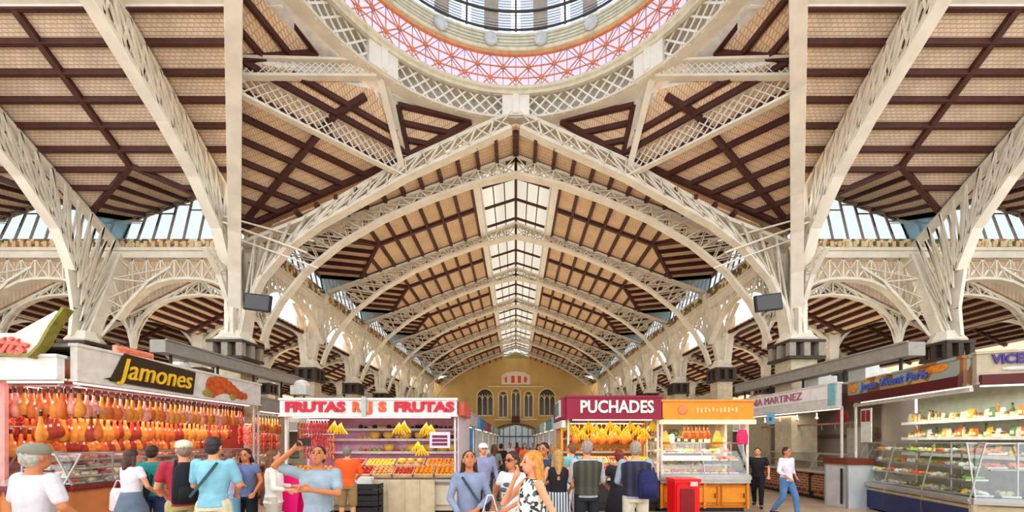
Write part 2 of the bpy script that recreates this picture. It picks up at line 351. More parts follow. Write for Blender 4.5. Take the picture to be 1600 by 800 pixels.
p = person('person in a grey blue polo shirt holding a phone up high to take a picture', 497, 4.75, 14, 1.74, False, 1, top=(146, 162, 172), sleeve=.7, bottom=(50, 56, 70), hair=(40, 32, 30), tilt=-22, arms={-1: ((-.42, -.10, 1.50), (-.20, -.22, 1.68)), 1: ((.24, -.14, 1.18), (.0, -.28, 1.24))})
ph = thing('phone', 'black phone held up by the person in the grey blue polo', 'phone', PW(p, (-.08, -.30, 1.76)), p.rotation_euler.z-.2); q = MB(); q.box((0, 0, 0), (.15, .012, .08)); q.build('case', black, ph); q = MB(); q.box((0, .008, 0), (.13, .004, .065)); q.build('screen', M('phone_screen', S((60, 70, 90)), .1), ph)
p = person('person in a bright orange T-shirt and khaki shorts at the fruit counter', 543, 8.3, 185, 1.68, False, 0, top=(238, 92, 30), sleeve=.85, bottom=(150, 120, 76), bkind='shorts', hair=(120, 110, 100), arms=front(1.05))
p = person('person with long dark hair and denim jacket looking up at the roof', 733, 5.0, 12, 1.68, True, 1, top=(128, 138, 162), sleeve=1.7, bottom=(44, 46, 66), hair=(46, 26, 24), hlen=.3, tilt=-24, arms={1: ((.25, -.02, 1.13), (.06, -.22, 1.0)), -1: ((-.24, -.03, 1.13), (-.12, -.24, .93))}); handbag(p, 'white plastic bag carried by the person in the denim jacket', (222, 226, 232), (.24, -.16, .62), .3, .34, .2)
strap(p, None, (60, 66, 84), (-.1, -.14, 1.4), (.13, -.15, 1.05))
p = person('person in a lavender shirt and white cap behind the denim jacket', 755, 8.4, 20, 1.74, False, 0, top=(140, 142, 176), sleeve=1.6, bottom=(44, 44, 56), hair=(90, 70, 56), cap=(240, 234, 226))
p = person('person with sunglasses and a white T-shirt with a dark print on it', 800, 5.15, -38, 1.66, True, 1, top=(232, 230, 232), sleeve=.4, bottom=(120, 122, 130), hair=(56, 34, 30), hlen=.12, glasses=True, arms={-1: ((-.28, -.02, 1.14), (-.12, -.26, 1.0)), 1: ((.24, -.04, 1.13), (.14, -.26, 1.02))})
q = smooth(MB())
for i in range(4): q.ball((.0+.03*(-1)**i, -.135, 1.30-.07*i), (.07, .02, .03), 9, 6)
q.build('shirt_print', M('print_grey', S((84, 92, 112)), .8), [c for c in p.children if c.name.startswith('top')][0])
p = person('blonde person in a black and white patterned sleeveless dress, hand at the mouth', 832, 4.0, -72, 1.70, True, 0, top=dotm, sleeve=0, bottom=dotm, bkind='dress', hair=(196, 128, 52), hlen=.16, arms={-1: ((-.2, -.24, 1.18), (-.05, -.17, 1.44)), 1: ((.27, .1, 1.16), (.30, .06, .90))}); handbag(p, 'cream canvas tote bag against the patterned dress', (226, 214, 190), (-.3, -.02, .70), .34, .36, .3)
p = person('person in a navy T-shirt with dark hair right of the blonde person', 850, 7.0, -30, 1.76, False, 1, top=(54, 60, 84), sleeve=.6, bottom=(80, 70, 70), hair=(30, 26, 30), arms=front(1.05))
p = person('person with long blonde hair, black vest top and striped grey trousers, back turned', 872, 6.3, 178, 1.66, True, 0, top=(26, 24, 30), sleeve=0, bottom=stripes('grey_stripe', S((190, 194, 196)), S((60, 66, 70)), 7), bkind='long_skirt', hair=(170, 130, 76), hlen=.22, arms={-1: ((-.24, -.05, 1.14), (-.2, -.2, 1.05)), 1: ((.26, .02, 1.13), (.26, -.06, .90))})
p = person('person in a pale teal shirt leaning towards the maroon signed stall', 893, 8.4, 215, 1.74, False, 0, top=(110, 190, 196), sleeve=.7, bottom=(200, 196, 196), hair=(120, 80, 50), arms=front(1.1)); handbag(p, 'bright blue bag on the shoulder of the pale teal shirt', (40, 110, 190), (.1, .22, 1.12), .3, .24, .1)
p = person('person in an olive quilted vest over a grey shirt with dark trousers, back turned', 917, 6.3, 184, 1.80, False, 0, top=(176, 178, 184), sleeve=1.7, bottom=(34, 34, 42), hair=(150, 130, 120), top2=stripes('olive_quilt', S((74, 72, 58)), S((58, 56, 46)), 3), arms=front(1.02))
p = person('person with short auburn hair in a dark knee length dress, back turned', 967, 6.9, 178, 1.64, True, 0, top=(44, 42, 46), sleeve=.4, bottom=(40, 38, 42), bkind='skirt', hair=(120, 44, 34), arms=front(1.0))
p = person('grey haired person in a navy quilted vest and beige trousers, back turned', 993, 6.2, 176, 1.79, False, 0, top=(150, 160, 174), sleeve=1.6, bottom=(204, 192, 170), hair=(150, 134, 116), top2=stripes('navy_quilt', S((50, 48, 66)), S((36, 34, 50)), 3), arms=front(1.05)); backpack(p, 'small navy backpack slung on the right shoulder of the quilted vest', (32, 32, 78), 1.12, .3, .42, -.13)
p = person('person in black T-shirt and black trousers walking by the closed stall', 1184, 11.0, -35, 1.60, False, 0, top=(26, 24, 28), sleeve=.6, bottom=(24, 22, 28), hair=(60, 36, 40), legs='walk', arms={-1: ((-.27, .06, 1.14), (-.24, -.02, .92)), 1: ((.27, .02, 1.14), (.28, -.14, .94))})
p = person('person in a white shirt and blue jeans walking away from the closed stall', 1229, 9.7, 22, 1.64, False, 1, top=(214, 210, 218), sleeve=1.5, bottom=(80, 116, 160), hair=(46, 34, 34), legs='walk', arms={-1: ((-.28, -.0, 1.13), (-.2, -.16, .98)), 1: ((.3, .06, 1.14), (.2, -.1, .98))}); q = thing('handbag', 'dark shoulder pouch on the hip of the white shirt', 'bag', PW(p, (.27, .02, .82)), p.rotation_euler.z); a = smooth(MB()); a.sect([(0, .07, .05, 0, 0), (.03, .09, .06, 0, 0), (.2, .08, .05, 0, 0), (.22, .05, .02, 0, 0)], 10); a.build('pouch', cloth((40, 36, 50)), q); a = MB(); a.bar((0, 0, .2), (0, 0, .3), .02); a.build('strap', cloth((40, 36, 50)), q)
p = person('dark haired stall keeper in a teal shirt leaning behind the right glass counter', 1597, 8.6, -60, 1.74, False, 1, top=(40, 100, 120), sleeve=.6, bottom=(60, 60, 70), hair=(34, 26, 26), tilt=24, arms={-1: ((-.26, -.16, 1.2), (-.2, -.42, 1.3)), 1: ((.24, -.16, 1.2), (.1, -.42, 1.28))})
p = person('stall keeper in a white coat behind the ham case', 158, 9.4, -60, 1.68, False, 0, top=(224, 210, 206), sleeve=1.7, bottom=(210, 200, 196), hair=(50, 36, 30), arms=front(1.1))
far_p = [(783, 15.5, 160, (30, 28, 32), (60, 60, 70), (24, 20, 22), 'person in black far down the central aisle, left of centre'), (820, 17, 10, (236, 120, 50), (60, 60, 80), (60, 40, 30), 'person in an orange top far down the central aisle'),
 (797, 20, 10, (200, 190, 190), (60, 60, 90), (50, 40, 30), 'person in a light grey top deep in the central aisle'), (808, 24, 180, (180, 60, 70), (50, 50, 60), (60, 40, 30), 'small distant person in a red top in the central aisle'),
 (842, 13.2, 30, (240, 130, 60), (90, 80, 80), (40, 30, 30), 'person in a bright orange top at the right side of the aisle entrance'), (772, 12.2, 190, (120, 130, 120), (60, 60, 60), (90, 60, 40), 'person in a sage green top at the left side of the aisle'),
 (833, 22, 0, (90, 120, 170), (60, 60, 70), (60, 50, 40), 'small distant person in a blue top right of the aisle centre'), (862, 11.2, 200, (60, 90, 120), (60, 60, 70), (150, 110, 70), 'person in a steel blue top beside the maroon signed stall'), (758, 17.5, 0, (230, 226, 220), (70, 60, 60), (60, 40, 30), 'small distant person in a white top left of the aisle')]
for px, d, f_, t_, b_, hr, lab in far_p: person(lab, px, d, f_, 1.68, px % 2 == 0, px % 2, top=t_, sleeve=.6, bottom=b_, hair=hr, hlen=.1 if px % 2 == 0 else 0, arms=front(1.0))
# ================================================================== THE HALL
CX = 10.0; BAY = 5.29; CY = [14.65+BAY*k for k in range(7)]; END = 50.0
TY = [15.4, 20.1]+CY[2:]                    # nave truss planes
DC = 8.28                                   # dome axis (0, DC)
TX = [10.0, 15.4, 20.8, 26.2]               # transept column lines
def nz(x): return 10.7-.36*abs(x)           # nave roof
def tz(y): return 17.27-.604*y              # transept roof

floor_m = tilemat('floor_tiles', S((196, 172, 148)), S((180, 154, 130)), S((140, 120, 104)), .5, .5, .35, 'xy', .008)
fl = MB(); fl.b2((-34, -14, -.12), (34, END+.5, 0)); struct('floor', fl, floor_m)

# ---- walls
wall_m = M('ochre_plaster', S((214, 178, 112)), .85, var=.12, scale=.6)
pale_m = M('pale_plaster', S((214, 200, 172)), .85, var=.1, scale=.7)
w = MB(); w.poly([(-10.4, END, 0), (10.4, END, 0), (10.4, END, 8.9), (0, END, 12.6), (-10.4, END, 8.9)], .3, (0, 1, 0)); struct('wall_back', w, wall_m)
for s, nm in ((-1, 'wall_back_left'), (1, 'wall_back_right')):
    w = MB(); w.b2((s*10.4, END, 0), (s*31.5, END+.3, 8.3)); struct(nm, w, pale_m)
for s, nm in ((-1, 'wall_left'), (1, 'wall_right')):
    w = MB()
    w.b2((s*31.5, -2, 0), (s*31.8, END, 2.6)); w.b2((s*31.5, -2, 7.6), (s*31.8, END, 8.6))
    for k in range(11): w.b2((s*31.5, -2+k*5.1, 2.6), (s*31.8, -1.3+k*5.1, 7.6))
    struct(nm, w, pale_m)

# ---- end wall openings (windows, doorway, lunette)
wd = M('window_stone', S((236, 214, 160)), .8); dk = M('dark_panes', S((70, 58, 44)), .2)
def gothic(n, x, z0, wdt, h, lights):
    g = sgroup('window_%d' % n, (x, END-.1, z0))
    a = MB(); r = wdt/2
    pts = [(-r, 0, 0), (-r, 0, h-r)]+[(-r*math.cos(t*PI/10), 0, h-r+r*math.sin(t*PI/10)) for t in range(1, 10)]+[(r, 0, h-r), (r, 0, 0), (-r, 0, 0)]
    a.path(pts, .16, .16, (0, 1, 0))
    for i in range(1, lights): a.bar((-r+wdt*i/lights, 0, 0), (-r+wdt*i/lights, 0, h-r*.7), .1)
    for i in range(lights):
        c = -r+wdt*(i+.5)/lights; q = wdt/lights/2
        a.path([(c-q, 0, h-r-.3), (c-q*.5, 0, h-r), (c, 0, h-r+.2), (c+q*.5, 0, h-r), (c+q, 0, h-r-.3)], .07)
    a.build('window_frame', wd, g)
    p = MB(); p.poly([(q[0]*.98, .05, q[2]) for q in pts[:-1]]); p.build('pane', dk, g)
gothic(1, -3.75, 4.8, 2.0, 3.3, 3); gothic(2, 3.8, 4.8, 2.0, 3.3, 3)
for i, x in enumerate((-1.55, 0.0, 1.55)): gothic(3+i, x, 4.6, 1.1, 3.2 if x else 3.5, 2)
sh = MB(); sh.b2((-2.6, END-.35, 4.2), (2.6, END-.0, 4.45)); sh.b2((-3.4, END-.4, 8.25), (3.4, END, 8.42)); struct('trim_1', sh, wd)
lun = sgroup('window_6', (0, END-.12, 8.6))
a = MB(); a.poly([(-1.75, 0, 0), (1.75, 0, 0), (1.75, 0, 1.1), (1.0, 0, 1.5), (0, 0, 1.62), (-1.0, 0, 1.5), (-1.75, 0, 1.1)], .06, (0, 1, 0)); a.build('panel', M('lunette_white', S((240, 226, 206)), .5), lun)
a = MB(); orr = M('orange_red', S((222, 84, 44)), .5)
a.box((-1.2, -.03, .55), (.22, .04, .62)); a.box((-.35, -.03, .62), (.42, .04, .85)); a.box((.42, -.03, .62), (.4, .04, .85)); a.box((1.15, -.03, .55), (.3, .04, .6)); a.bar((-1.35, -.03, .6), (-1.1, -.03, .95), .14); a.bar((1.1, -.03, .95), (1.35, -.03, .6), .14)
a.build('lettering', orr, lun)
dr = sgroup('door_1', (0, END-.3, 0)); a = MB()
for x in (-2.3, 2.3): a.b2((x-.12, -.1, 0), (x+.12, .15, 3.0))
a.path([(2.3*math.cos(t*PI/12), 0, 3.0+.75*math.sin(t*PI/12)) for t in range(13)], .16)
a.b2((-2.3, -.05, 2.2), (2.3, .05, 2.32))
for x in (-1.5, -.75, 0, .75, 1.5): a.b2((x-.04, -.04, 0), (x+.04, .04, 3.5))
a.build('door_frame', M('dark_green_iron', S((58, 70, 66)), .5), dr)
a = MB(); a.poly([(-2.2, .08, 0), (2.2, .08, 0), (2.2, .08, 3), (0, .08, 3.7), (-2.2, .08, 3)]); a.build('pane', M('door_glass', S((210, 226, 236)), .2, emit=.1), dr)
a = MB(); a.box((0, 0, 0), (.95, .3, .8)); a.box((0, -.16, 0), (.7, .03, .55)); o = tag(a.build('wall_clock_box', M('maroon_box', S((88, 40, 34)), .5)), 'dark maroon box fixed above the arched far entrance', 'box'); o.location = (0, END-.5, 3.9)

# ---- lattice helpers
def lattice(mb, top, bot, w=.05, kind='X', up=(0, 0, 1)):
    for i in range(len(top)-1):
        if kind == 'X':
            mb.bar(top[i], bot[i+1], w, w*.6, up); mb.bar(bot[i], top[i+1], w, w*.6, up)
        elif kind == 'N':
            mb.bar(top[i], bot[i+1] if i % 2 else bot[i], w, w, up); mb.bar(bot[i], top[i+1], w, w*.6, up) if i % 2 == 0 else mb.bar(top[i], bot[i+1], w, w, up)
        mb.bar(top[i], bot[i], w, w, up)
def resample(pts, n):
    pts = [Vector(p) for p in pts]; L = [0]
    for a, b in zip(pts, pts[1:]): L.append(L[-1]+(b-a).length)
    out = []
    for i in range(n+1):
        t = L[-1]*i/n; j = 0
        while j < len(L)-2 and L[j+1] < t: j += 1
        out.append(pts[j].lerp(pts[j+1], (t-L[j])/max(1e-6, L[j+1]-L[j])))
    return out
def diamond(mb, a, b, h, cell, w=.03, upv=Vector((0, 0, 1))):
    """flat panel of crossing bars between a-b (lower edge) and h above"""
    a = Vector(a); b = Vector(b); L = (b-a).length; d = (b-a)/L; n = max(2, round(L/cell)); step = L/n; k = max(1, round(h/step))
    nrm = d.cross(upv)
    for i in range(-k, n):
        for s in (0, 1):
            t0, t1 = i*step, i*step+h; z0, z1 = 0., h
            if t0 < 0: z0 = -t0; t0 = 0
            if t1 > L: z1 = h-(t1-L); t1 = L
            if t1 <= t0: continue
            if s: t0, t1 = L-t0, L-t1
            mb.bar(a+d*t0+upv*z0, a+d*t1+upv*z1, .016, w, nrm.cross(d) if 0 else nrm)
    return mb

# ---- one truss from its outline: top and bottom polylines
def truss_parts(root, top, bot, n, flange=.26, web=.055, axis=(0, 1, 0), chord=.09):
    t = MB(); t.path(top, flange, chord); t.build('top_chord', cream, root)
    b = MB(); b.path(bot, flange, chord); b.build('bottom_chord', cream, root)
    T = resample(top, n); B = resample(bot, n); wv = MB(); ax = Vector(axis)
    for s in (-.45, .45):
        o = ax*(flange*s)
        lattice(wv, [p+o for p in T], [p+o for p in B], web, 'X')
    for i in range(0, n):                        # ring ornament between the crosses
        if (T[i]-B[i]).length < 1.4 and i % 2:
            m = (T[i]+B[i])/2; r = (T[i]-B[i]).length*.22; d = (T[i+1]-T[i]).normalized()
            ring = [m+d*(r*math.cos(q*PI/4))+Vector((0, 0, 1))*(r*math.sin(q*PI/4)) for q in range(9)]
            wv.path(ring, .05, .05, axis)
    wv.build('web', cream, root)

# nave trusses
def nave_truss(k):
    y = TY[k]; c = CY[k]; r = thing('roof_truss', '%s arched lattice roof truss across the nave, counting from the dome' % ORD[k], 'roof truss', (0, y, nz(0)-1+EZ))
    half_t = [(0, 10.6), (1.7, 9.98), (4.5, 8.95), (7.2, 7.95), (9.3, 7.2)]
    half_b = [(0, 9.98), (1.7, 9.58), (3.2, 9.05), (5, 8.28), (6.6, 7.35), (7.9, 6.3), (8.8, 5.2), (9.3, 4.3), (9.5, 3.7)]
    sg = lambda h: [Vector((x*s, 0, z-(nz(0)-1))) for s, seq in ((-1, h[::-1]), (1, h[1:])) for x, z in seq]
    T = sg(half_t); B = sg(half_b)
    t = MB(); t.path(T, .34, .1); t.build('top_chord', cream, r)
    b = MB(); b.path(B, .34, .1); b.build('bottom_chord', cream, r)
    wv = MB()
    for sx in (-1, 1):
        TT = [Vector((sx*x, 0, z-(nz(0)-1))) for x, z in half_t]; BB = [Vector((sx*x, 0, z-(nz(0)-1))) for x, z in half_b[:6]]
        A = resample(TT, 13); D = resample(BB, 13)
        for yy in (-.14, .14):
            o = Vector((0, yy, 0)); lattice(wv, [p+o for p in A], [p+o for p in D], .05)
        for i in range(1, 13):
            m = (A[i]+D[i])/2; q = .13
            wv.path([m+Vector((q*math.cos(a*PI/4), 0, q*math.sin(a*PI/4))) for a in range(9)], .07, .04, (0, 1, 0))
        top = Vector((sx*9.3, 0, 7.2-(nz(0)-1)))
        for (x, z) in half_b[5:8]: wv.bar(top, (sx*x, 0, z-(nz(0)-1)), .05)
    wv.build('web', cream, r)
    return r
for k in range(7): nave_truss(k)

# crossing trusses: front pair (V in plan) and side pair, all from the big corner columns to the dome ring
def cross_truss(p0, p1, label):
    """p0 plan point at column, p1 plan point at the ring"""
    p0 = Vector((*p0, 0)); p1 = Vector((*p1, 0)); r = thing('crossing_truss', label, 'roof truss', (p0.x, p0.y, 3.6+EZ))
    tops = [(0, 6.9), (.24, 7.7), (.62, 9.62), (1, 11.1)]
    bots = [(0, 3.6), (.02, 4.6), (.08, 5.7), (.18, 6.75), (.3, 7.55), (.62, 9.1), (1, 10.62)]
    f = lambda seq: [p0.lerp(p1, t)+Vector((0, 0, z+EZ))-r.location for t, z in seq]
    nrm = (p1-p0).cross(Vector((0, 0, 1))).normalized()
    truss_parts(r, f(tops), f(bots), 16, .34, .06, nrm, .12)
    sb = MB(); sb.path(resample(f(tops), 12), .1, .5); return r
for s, nm in ((-1, 'left'), (1, 'right')):
    cross_truss((s*9.7, 14.5), (s*.15, 14.0), 'lattice truss rising from the big %s corner column to the front of the dome ring' % nm)
    cross_truss((s*9.85, 14.35), (s*5.72, DC), 'near-upright lattice truss from the big %s corner column to the dome ring side' % nm)

# transept trusses (run towards the camera)
tw = ['nearest the dome', 'second from the dome', 'third from the dome']
for s, nm in ((-1, 'left'), (1, 'right')):
    for j in range(3):
        x = s*TX[j]; r = thing('transept_truss', 'sloping lattice truss of the %s transept roof, %s' % (nm, tw[j]), 'roof truss', (x, 14.65, 3.6+EZ))
        tp = [(16, 7.35), (14, tz(14)-.2), (11, tz(11)-.2), (8.28, tz(8.28)-.2)]
        bt = [(14.3, 3.6), (14.38, 4.6), (14.2, 5.9), (13.7, 7.1), (12.7, 8.2), (11.6, 9.05), (9.6, 10.3), (8.28, 11.05)]
        f = lambda q: [Vector((0, a-14.65, b-3.6)) for a, b in q]
        truss_parts(r, f(tp), f(bt), 18, .36, .06, (1, 0, 0), .12)

# struts of the octagon: lattice girders
def girder(a, b, h, label, cell=.27):
    a = Vector(a)+Vector((0, 0, EZ)); b = Vector(b)+Vector((0, 0, EZ)); r = thing('lattice_girder', label, 'girder', a)
    d = (b-a); n = d.cross(Vector((0, 0, 1))).normalized()*.17
    w = MB()
    diamond(w, n*0, d, h, cell, .055)
    w.build('lattice', white_paint, r)
    c = MB(); c.bar((0, 0, 0), d, .2, .07); c.bar(Vector((0, 0, h)), d+Vector((0, 0, h)), .3, .07); c.build('chord', cream, r)
for s, nm in ((-1, 'left'), (1, 'right')):
    girder((s*7.3, 10.75, 9.1), (s*3.9, 14.2, 9.15), .74, 'broad white lattice girder cutting the %s corner below the dome' % nm)
    girder((s*7.25, 10.7, 9.5), (s*4.2, 12.3, 10.9), .42, 'slim white lattice girder from the %s upright truss to the dome ring' % nm, .2)
    girder((s*3.9, 14.2, 9.3), (s*4.1, 12.4, 10.9), .42, 'short white lattice girder from the %s front truss up to the dome ring' % nm, .2)
    # pale tie rods at the corner column
    t = MB()
    t.bar(V(s*10.3, 13.6, 7.45), V(s*7.3, 14.3, 6.55), .06); t.bar(V(s*10.3, 13.6, 7.6), V(s*7.2, 14.6, 7.1), .05); t.bar(V(s*9.9, 13.9, 7.0), V(s*7.0, 14.5, 6.1), .05)
    t.bar(V(s*10.4, 13.6, 7.6), V(s*10.4, 15.5, 6.2), .05)
    tag(t.build('tie_rods', cream), 'thin pale tie rods fanning from the big %s corner column' % nm, 'tie rods')

# ---- columns
dkbrick = M('dark_brown_brick', S((66, 54, 46)), .7)
def column_mesh(r, big):
    q = 1.25 if big else 1.0
    a = MB(); a.box((0, 0, 1.9+.45), (.72*q, .72*q, 4.7)); a.box((0, 0, .3), (.95*q, .95*q, .6)); a.build('pillar', stone, r)
    a = MB(); z0 = 2.86+EZ
    a.box((0, 0, z0+.28), (.62*q, .62*q, .56)); a.box((0, 0, z0), (1.0*q, 1.0*q, .1)); a.box((0, 0, z0+.56), (1.0*q, 1.0*q, .1))
    a.build('capital_core', dkbrick, r)
    a = MB()
    for i in (-1, 0, 1):
        for j in (-1, 0, 1):
            if i or j: a.box((i*.4*q, j*.4*q, z0+.28), (.17*q, .17*q, .5))
    a.build('capital_balusters', dkbrick if not big else M('pale_brick', S((150, 140, 124)), .7), r)
    a = MB(); a.sect([(z0+.6, .5*q, .5*q, 0, 0), (z0+.68, .54*q, .54*q, 0, 0), (z0+.85, .42*q, .42*q, 0, 0), (z0+1.0, .36*q, .36*q, 0, 0)], 8); a.build('cap_moulding', cream, r)
def posts(r, legs, w0=.3):
    a = MB()
    for (x0, y0, z0), (x1, y1, z1), wa, wb, dp in legs:
        p = Vector((x0, y0, z0+EZ)); q = Vector((x1, y1, z1+EZ)); A = [p+Vector((i*wa/2, j*dp/2, 0)) for i, j in ((-1, -1), (1, -1), (1, 1), (-1, 1))]
        B = [q+Vector((i*wb/2, j*dp/2, 0)) for i, j in ((-1, -1), (1, -1), (1, 1), (-1, 1))]
        a.add(A+B, [(3, 2, 1, 0), (4, 5, 6, 7), (0, 1, 5, 4), (1, 2, 6, 5), (2, 3, 7, 6), (3, 0, 4, 7)])
        for z in (.25, .5, .75):
            c = p.lerp(q, z); a.box(c, ((wa+(wb-wa)*z)*1.06, dp*1.06, .05))
    a.build('post', cream, r)
def riv(r, s):     # small web plates and brackets round the head
    a = MB()
    for dy in (-1, 1):
        pts = [Vector((s*.0, dy*.3, 3.8+EZ)), Vector((0, dy*.45, 4.8+EZ)), Vector((0, dy*.85, 5.6+EZ)), Vector((0, dy*1.5, 6.2+EZ))]
        a.path(pts, .16, .08); a.path([p+Vector((0, -dy*.28, .15)) for p in pts], .1, .05)
        lattice(a, pts, [Vector((0, dy*.12, p.z+.3)) for p in pts], .04)
    a.build('bracket', cream, r)
for s, nm in ((-1, 'left'), (1, 'right')):
    r = thing('corner_column', 'big corner column carrying the dome on the %s, with clustered cream steel posts' % nm, 'column', (s*CX, 14.65, 0))
    column_mesh(r, True)
    posts(r, [((s*.0, -.25, 3.7), (s*.05, -.1, 7.3), .3, .42, .3), ((s*.25, .1, 3.7), (s*.35, .9, 7.4), .26, .36, .3), ((-s*.28, .1, 3.7), (-s*.5, .3, 7.2), .26, .5, .3)])
    riv(r, s)
    for k in range(1, 7):
        r = thing('nave_column', 'cream iron column on dark capital, %s back from the dome on the %s of the nave' % (ORD[k-1], nm), 'column', (s*CX, CY[k], 0))
        column_mesh(r, False)
        posts(r, [((s*.02, 0, 3.7), (-s*.5, 0, 7.1), .42, .7, .3), ((s*.28, .0, 3.7), (s*.5, 0, 6.0), .26, .3, .26)])
        riv(r, s)
    for j in (1, 2):
        r = thing('transept_column', 'leaning cream iron column %s, behind the stalls of the %s transept' % (('next to the corner column', 'farthest out')[j-1], nm), 'column', (s*TX[j], 14.65, 0))
        column_mesh(r, False)
        posts(r, [((0, 0, 3.7), (0, 1.3, 7.2), .62, .42, .4)])
        a = MB()
        for dx in (-1, 1):
            pts = [Vector((dx*.25, .3, 3.8+EZ)), Vector((dx*.6, .8, 5.0+EZ)), Vector((dx*1.2, 1.15, 6.1+EZ)), Vector((dx*2.0, 1.3, 6.75+EZ))]
            a.path(pts, .14, .08); lattice(a, pts, [Vector((dx*.2, .3+.25*i, 4.4+EZ+.85*i)) for i in range(4)], .045)
        a.build('bracket', cream, r)

# black monitors on the two corner columns
for s, nm in ((-1, 'left'), (1, 'right')):
    u = -403 if s < 0 else 394; y = 13.0; r = thing('display_screen', 'flat black screen hung on the big %s corner column' % nm, 'screen', (u/F*y, y, (688-473)/F*y+EZ-.3))
    a = MB(); a.box((0, 0, .3), (.84, .1, .52), m=Matrix.Rotation(s*-.12, 3, 'Y')); a.build('housing', black, r)
    a = MB(); a.box((0, -.056, .3), (.76, .01, .44), m=Matrix.Rotation(s*-.12, 3, 'Y')); a.build('screen', M('screen_dark', S((40, 34, 34)), .15, spec=.6), r)
    a = MB(); a.bar((0, .05, .3), (s*.6, 1.3, .3), .07); a.build('bracket', grey, r)

# ---- roofs
def lerp3(a, b, t): return Vector(a).lerp(Vector(b), t)
def roof(name, polys, beams, mat, bw=.13, th=.06):
    a = MB()
    for p in polys: a.poly([V(*q) for q in p], th)
    g = tag(a.build(name, mat), kind='structure'); b = MB()
    for p, q, w in beams: b.bar(V(*p)-Vector((0, 0, .07)), V(*q)-Vector((0, 0, .07)), w, .16)
    if beams: b.build('rafters', brown, g, True)
    return g
SK = 1.75
def nave_bay(s, y0, y1, dorm=True):
    mid = (y0+y1)/2; ax = 7.64; dx = 5.97
    P = lambda x, y: (s*x, y, nz(x))
    A0, A1, D = P(ax, y0), P(ax, y1), P(dx, mid); B0, B1, Cc = (s*9.6, y0, 8.1), (s*9.6, y1, 8.1), (s*9.9, mid, 9.0)
    polys = [[P(SK, y0), P(dx, mid), P(SK, y1)], [P(SK, y0), A0, D], [P(SK, y1), D, A1], [A0, B0, Cc, D], [A1, D, Cc, B1]]
    bm = [(P(SK, y0), A0, .16), (P(SK, mid), D, .14), (A0, D, .12), (A1, D, .12), (D, Cc, .12), (B0, Cc, .1), (B1, Cc, .1), (A0, B0, .12), (A1, B1, .12)]
    x = SK
    while x < ax-.2:
        if x <= dx: bm.append((P(x, y0), P(x, y1), .11))
        else:
            t = (x-dx)/(ax-dx)
            bm.append((P(x, y0), P(x, mid+(y0-mid)*t), .1)); bm.append((P(x, y1), P(x, mid+(y1-mid)*t), .1))
        x += .69
    for i in range(1, 5):
        t = i/5
        bm.append((lerp3(A0, D, t), lerp3(B0, Cc, t), .09)); bm.append((lerp3(A1, D, t), lerp3(B1, Cc, t), .09))
    roof('ceiling', polys, bm, board_y)
WN = [10]
def wall_window(pts_bottom, pts_top, nrm, label=None):
    """leaning clerestory window: bottom edge a-b, top polyline"""
    a, b = [V(*p) for p in pts_bottom]; T = [V(*p) for p in pts_top]; WN[0] += 1
    g = sgroup('window_%d' % WN[0], a); m = MB(); gl = MB(); gl.poly([a]+[b]+T[::-1]); gl.build('glass', winglass, g, True)
    L = (b-a).length; n = 9; top = resample(T, n)
    for i in range(n+1):
        p = a.lerp(b, i/n); m.bar(p, top[i], .07, .05)
        if 0 < i < n:
            q = p.lerp(top[i], .82 if i % 2 else .7); m.bar(q, q+(b-a)/n, .04)
    m.path([a, b], .12); m.path(T, .12); m.build('window_frame', grey, g, True)
for s in (-1, 1):
    for k in range(7):
        y0 = TY[k]; y1 = TY[k+1] if k < 6 else END
        nave_bay(s, y0, y1)
        if k < 6 or True:
            mid = (y0+y1)/2
            wall_window([(s*9.45, y0, 7.3), (s*9.45, y1, 7.3)], [(s*9.6, y0, 8.05), (s*9.9, mid, 8.95), (s*9.6, y1, 8.05)], None)
            f = MB(); f.b2(V(s*9.38, y0, 6.85), V(s*9.52, y1, 7.3)); struct('trim_1', f, frieze_m)
            f = MB(); f.poly([V(s*7.64, y1, nz(7.64)), V(s*9.6, y1, 8.1), V(s*9.45, y1, 6.9)], .04, (0, 1, 0)); struct('window_9', f, lead_glass)
    # strip between front crossing truss and first nave truss
    P = lambda x, y: (s*x, y, nz(x))
    bm = [(P(0, 15.4), P(8, 15.4), .2)]
    x = 0 if s < 0 else .69
    while x < 8: bm.append((P(x, 14.1), P(x, 15.4), .12 if x else .2)); x += .69
    roof('ceiling', [[P(0, 13.9), P(8.6, 14.5), P(9.6, 15.4), P(0, 15.4)]], bm, board_y)
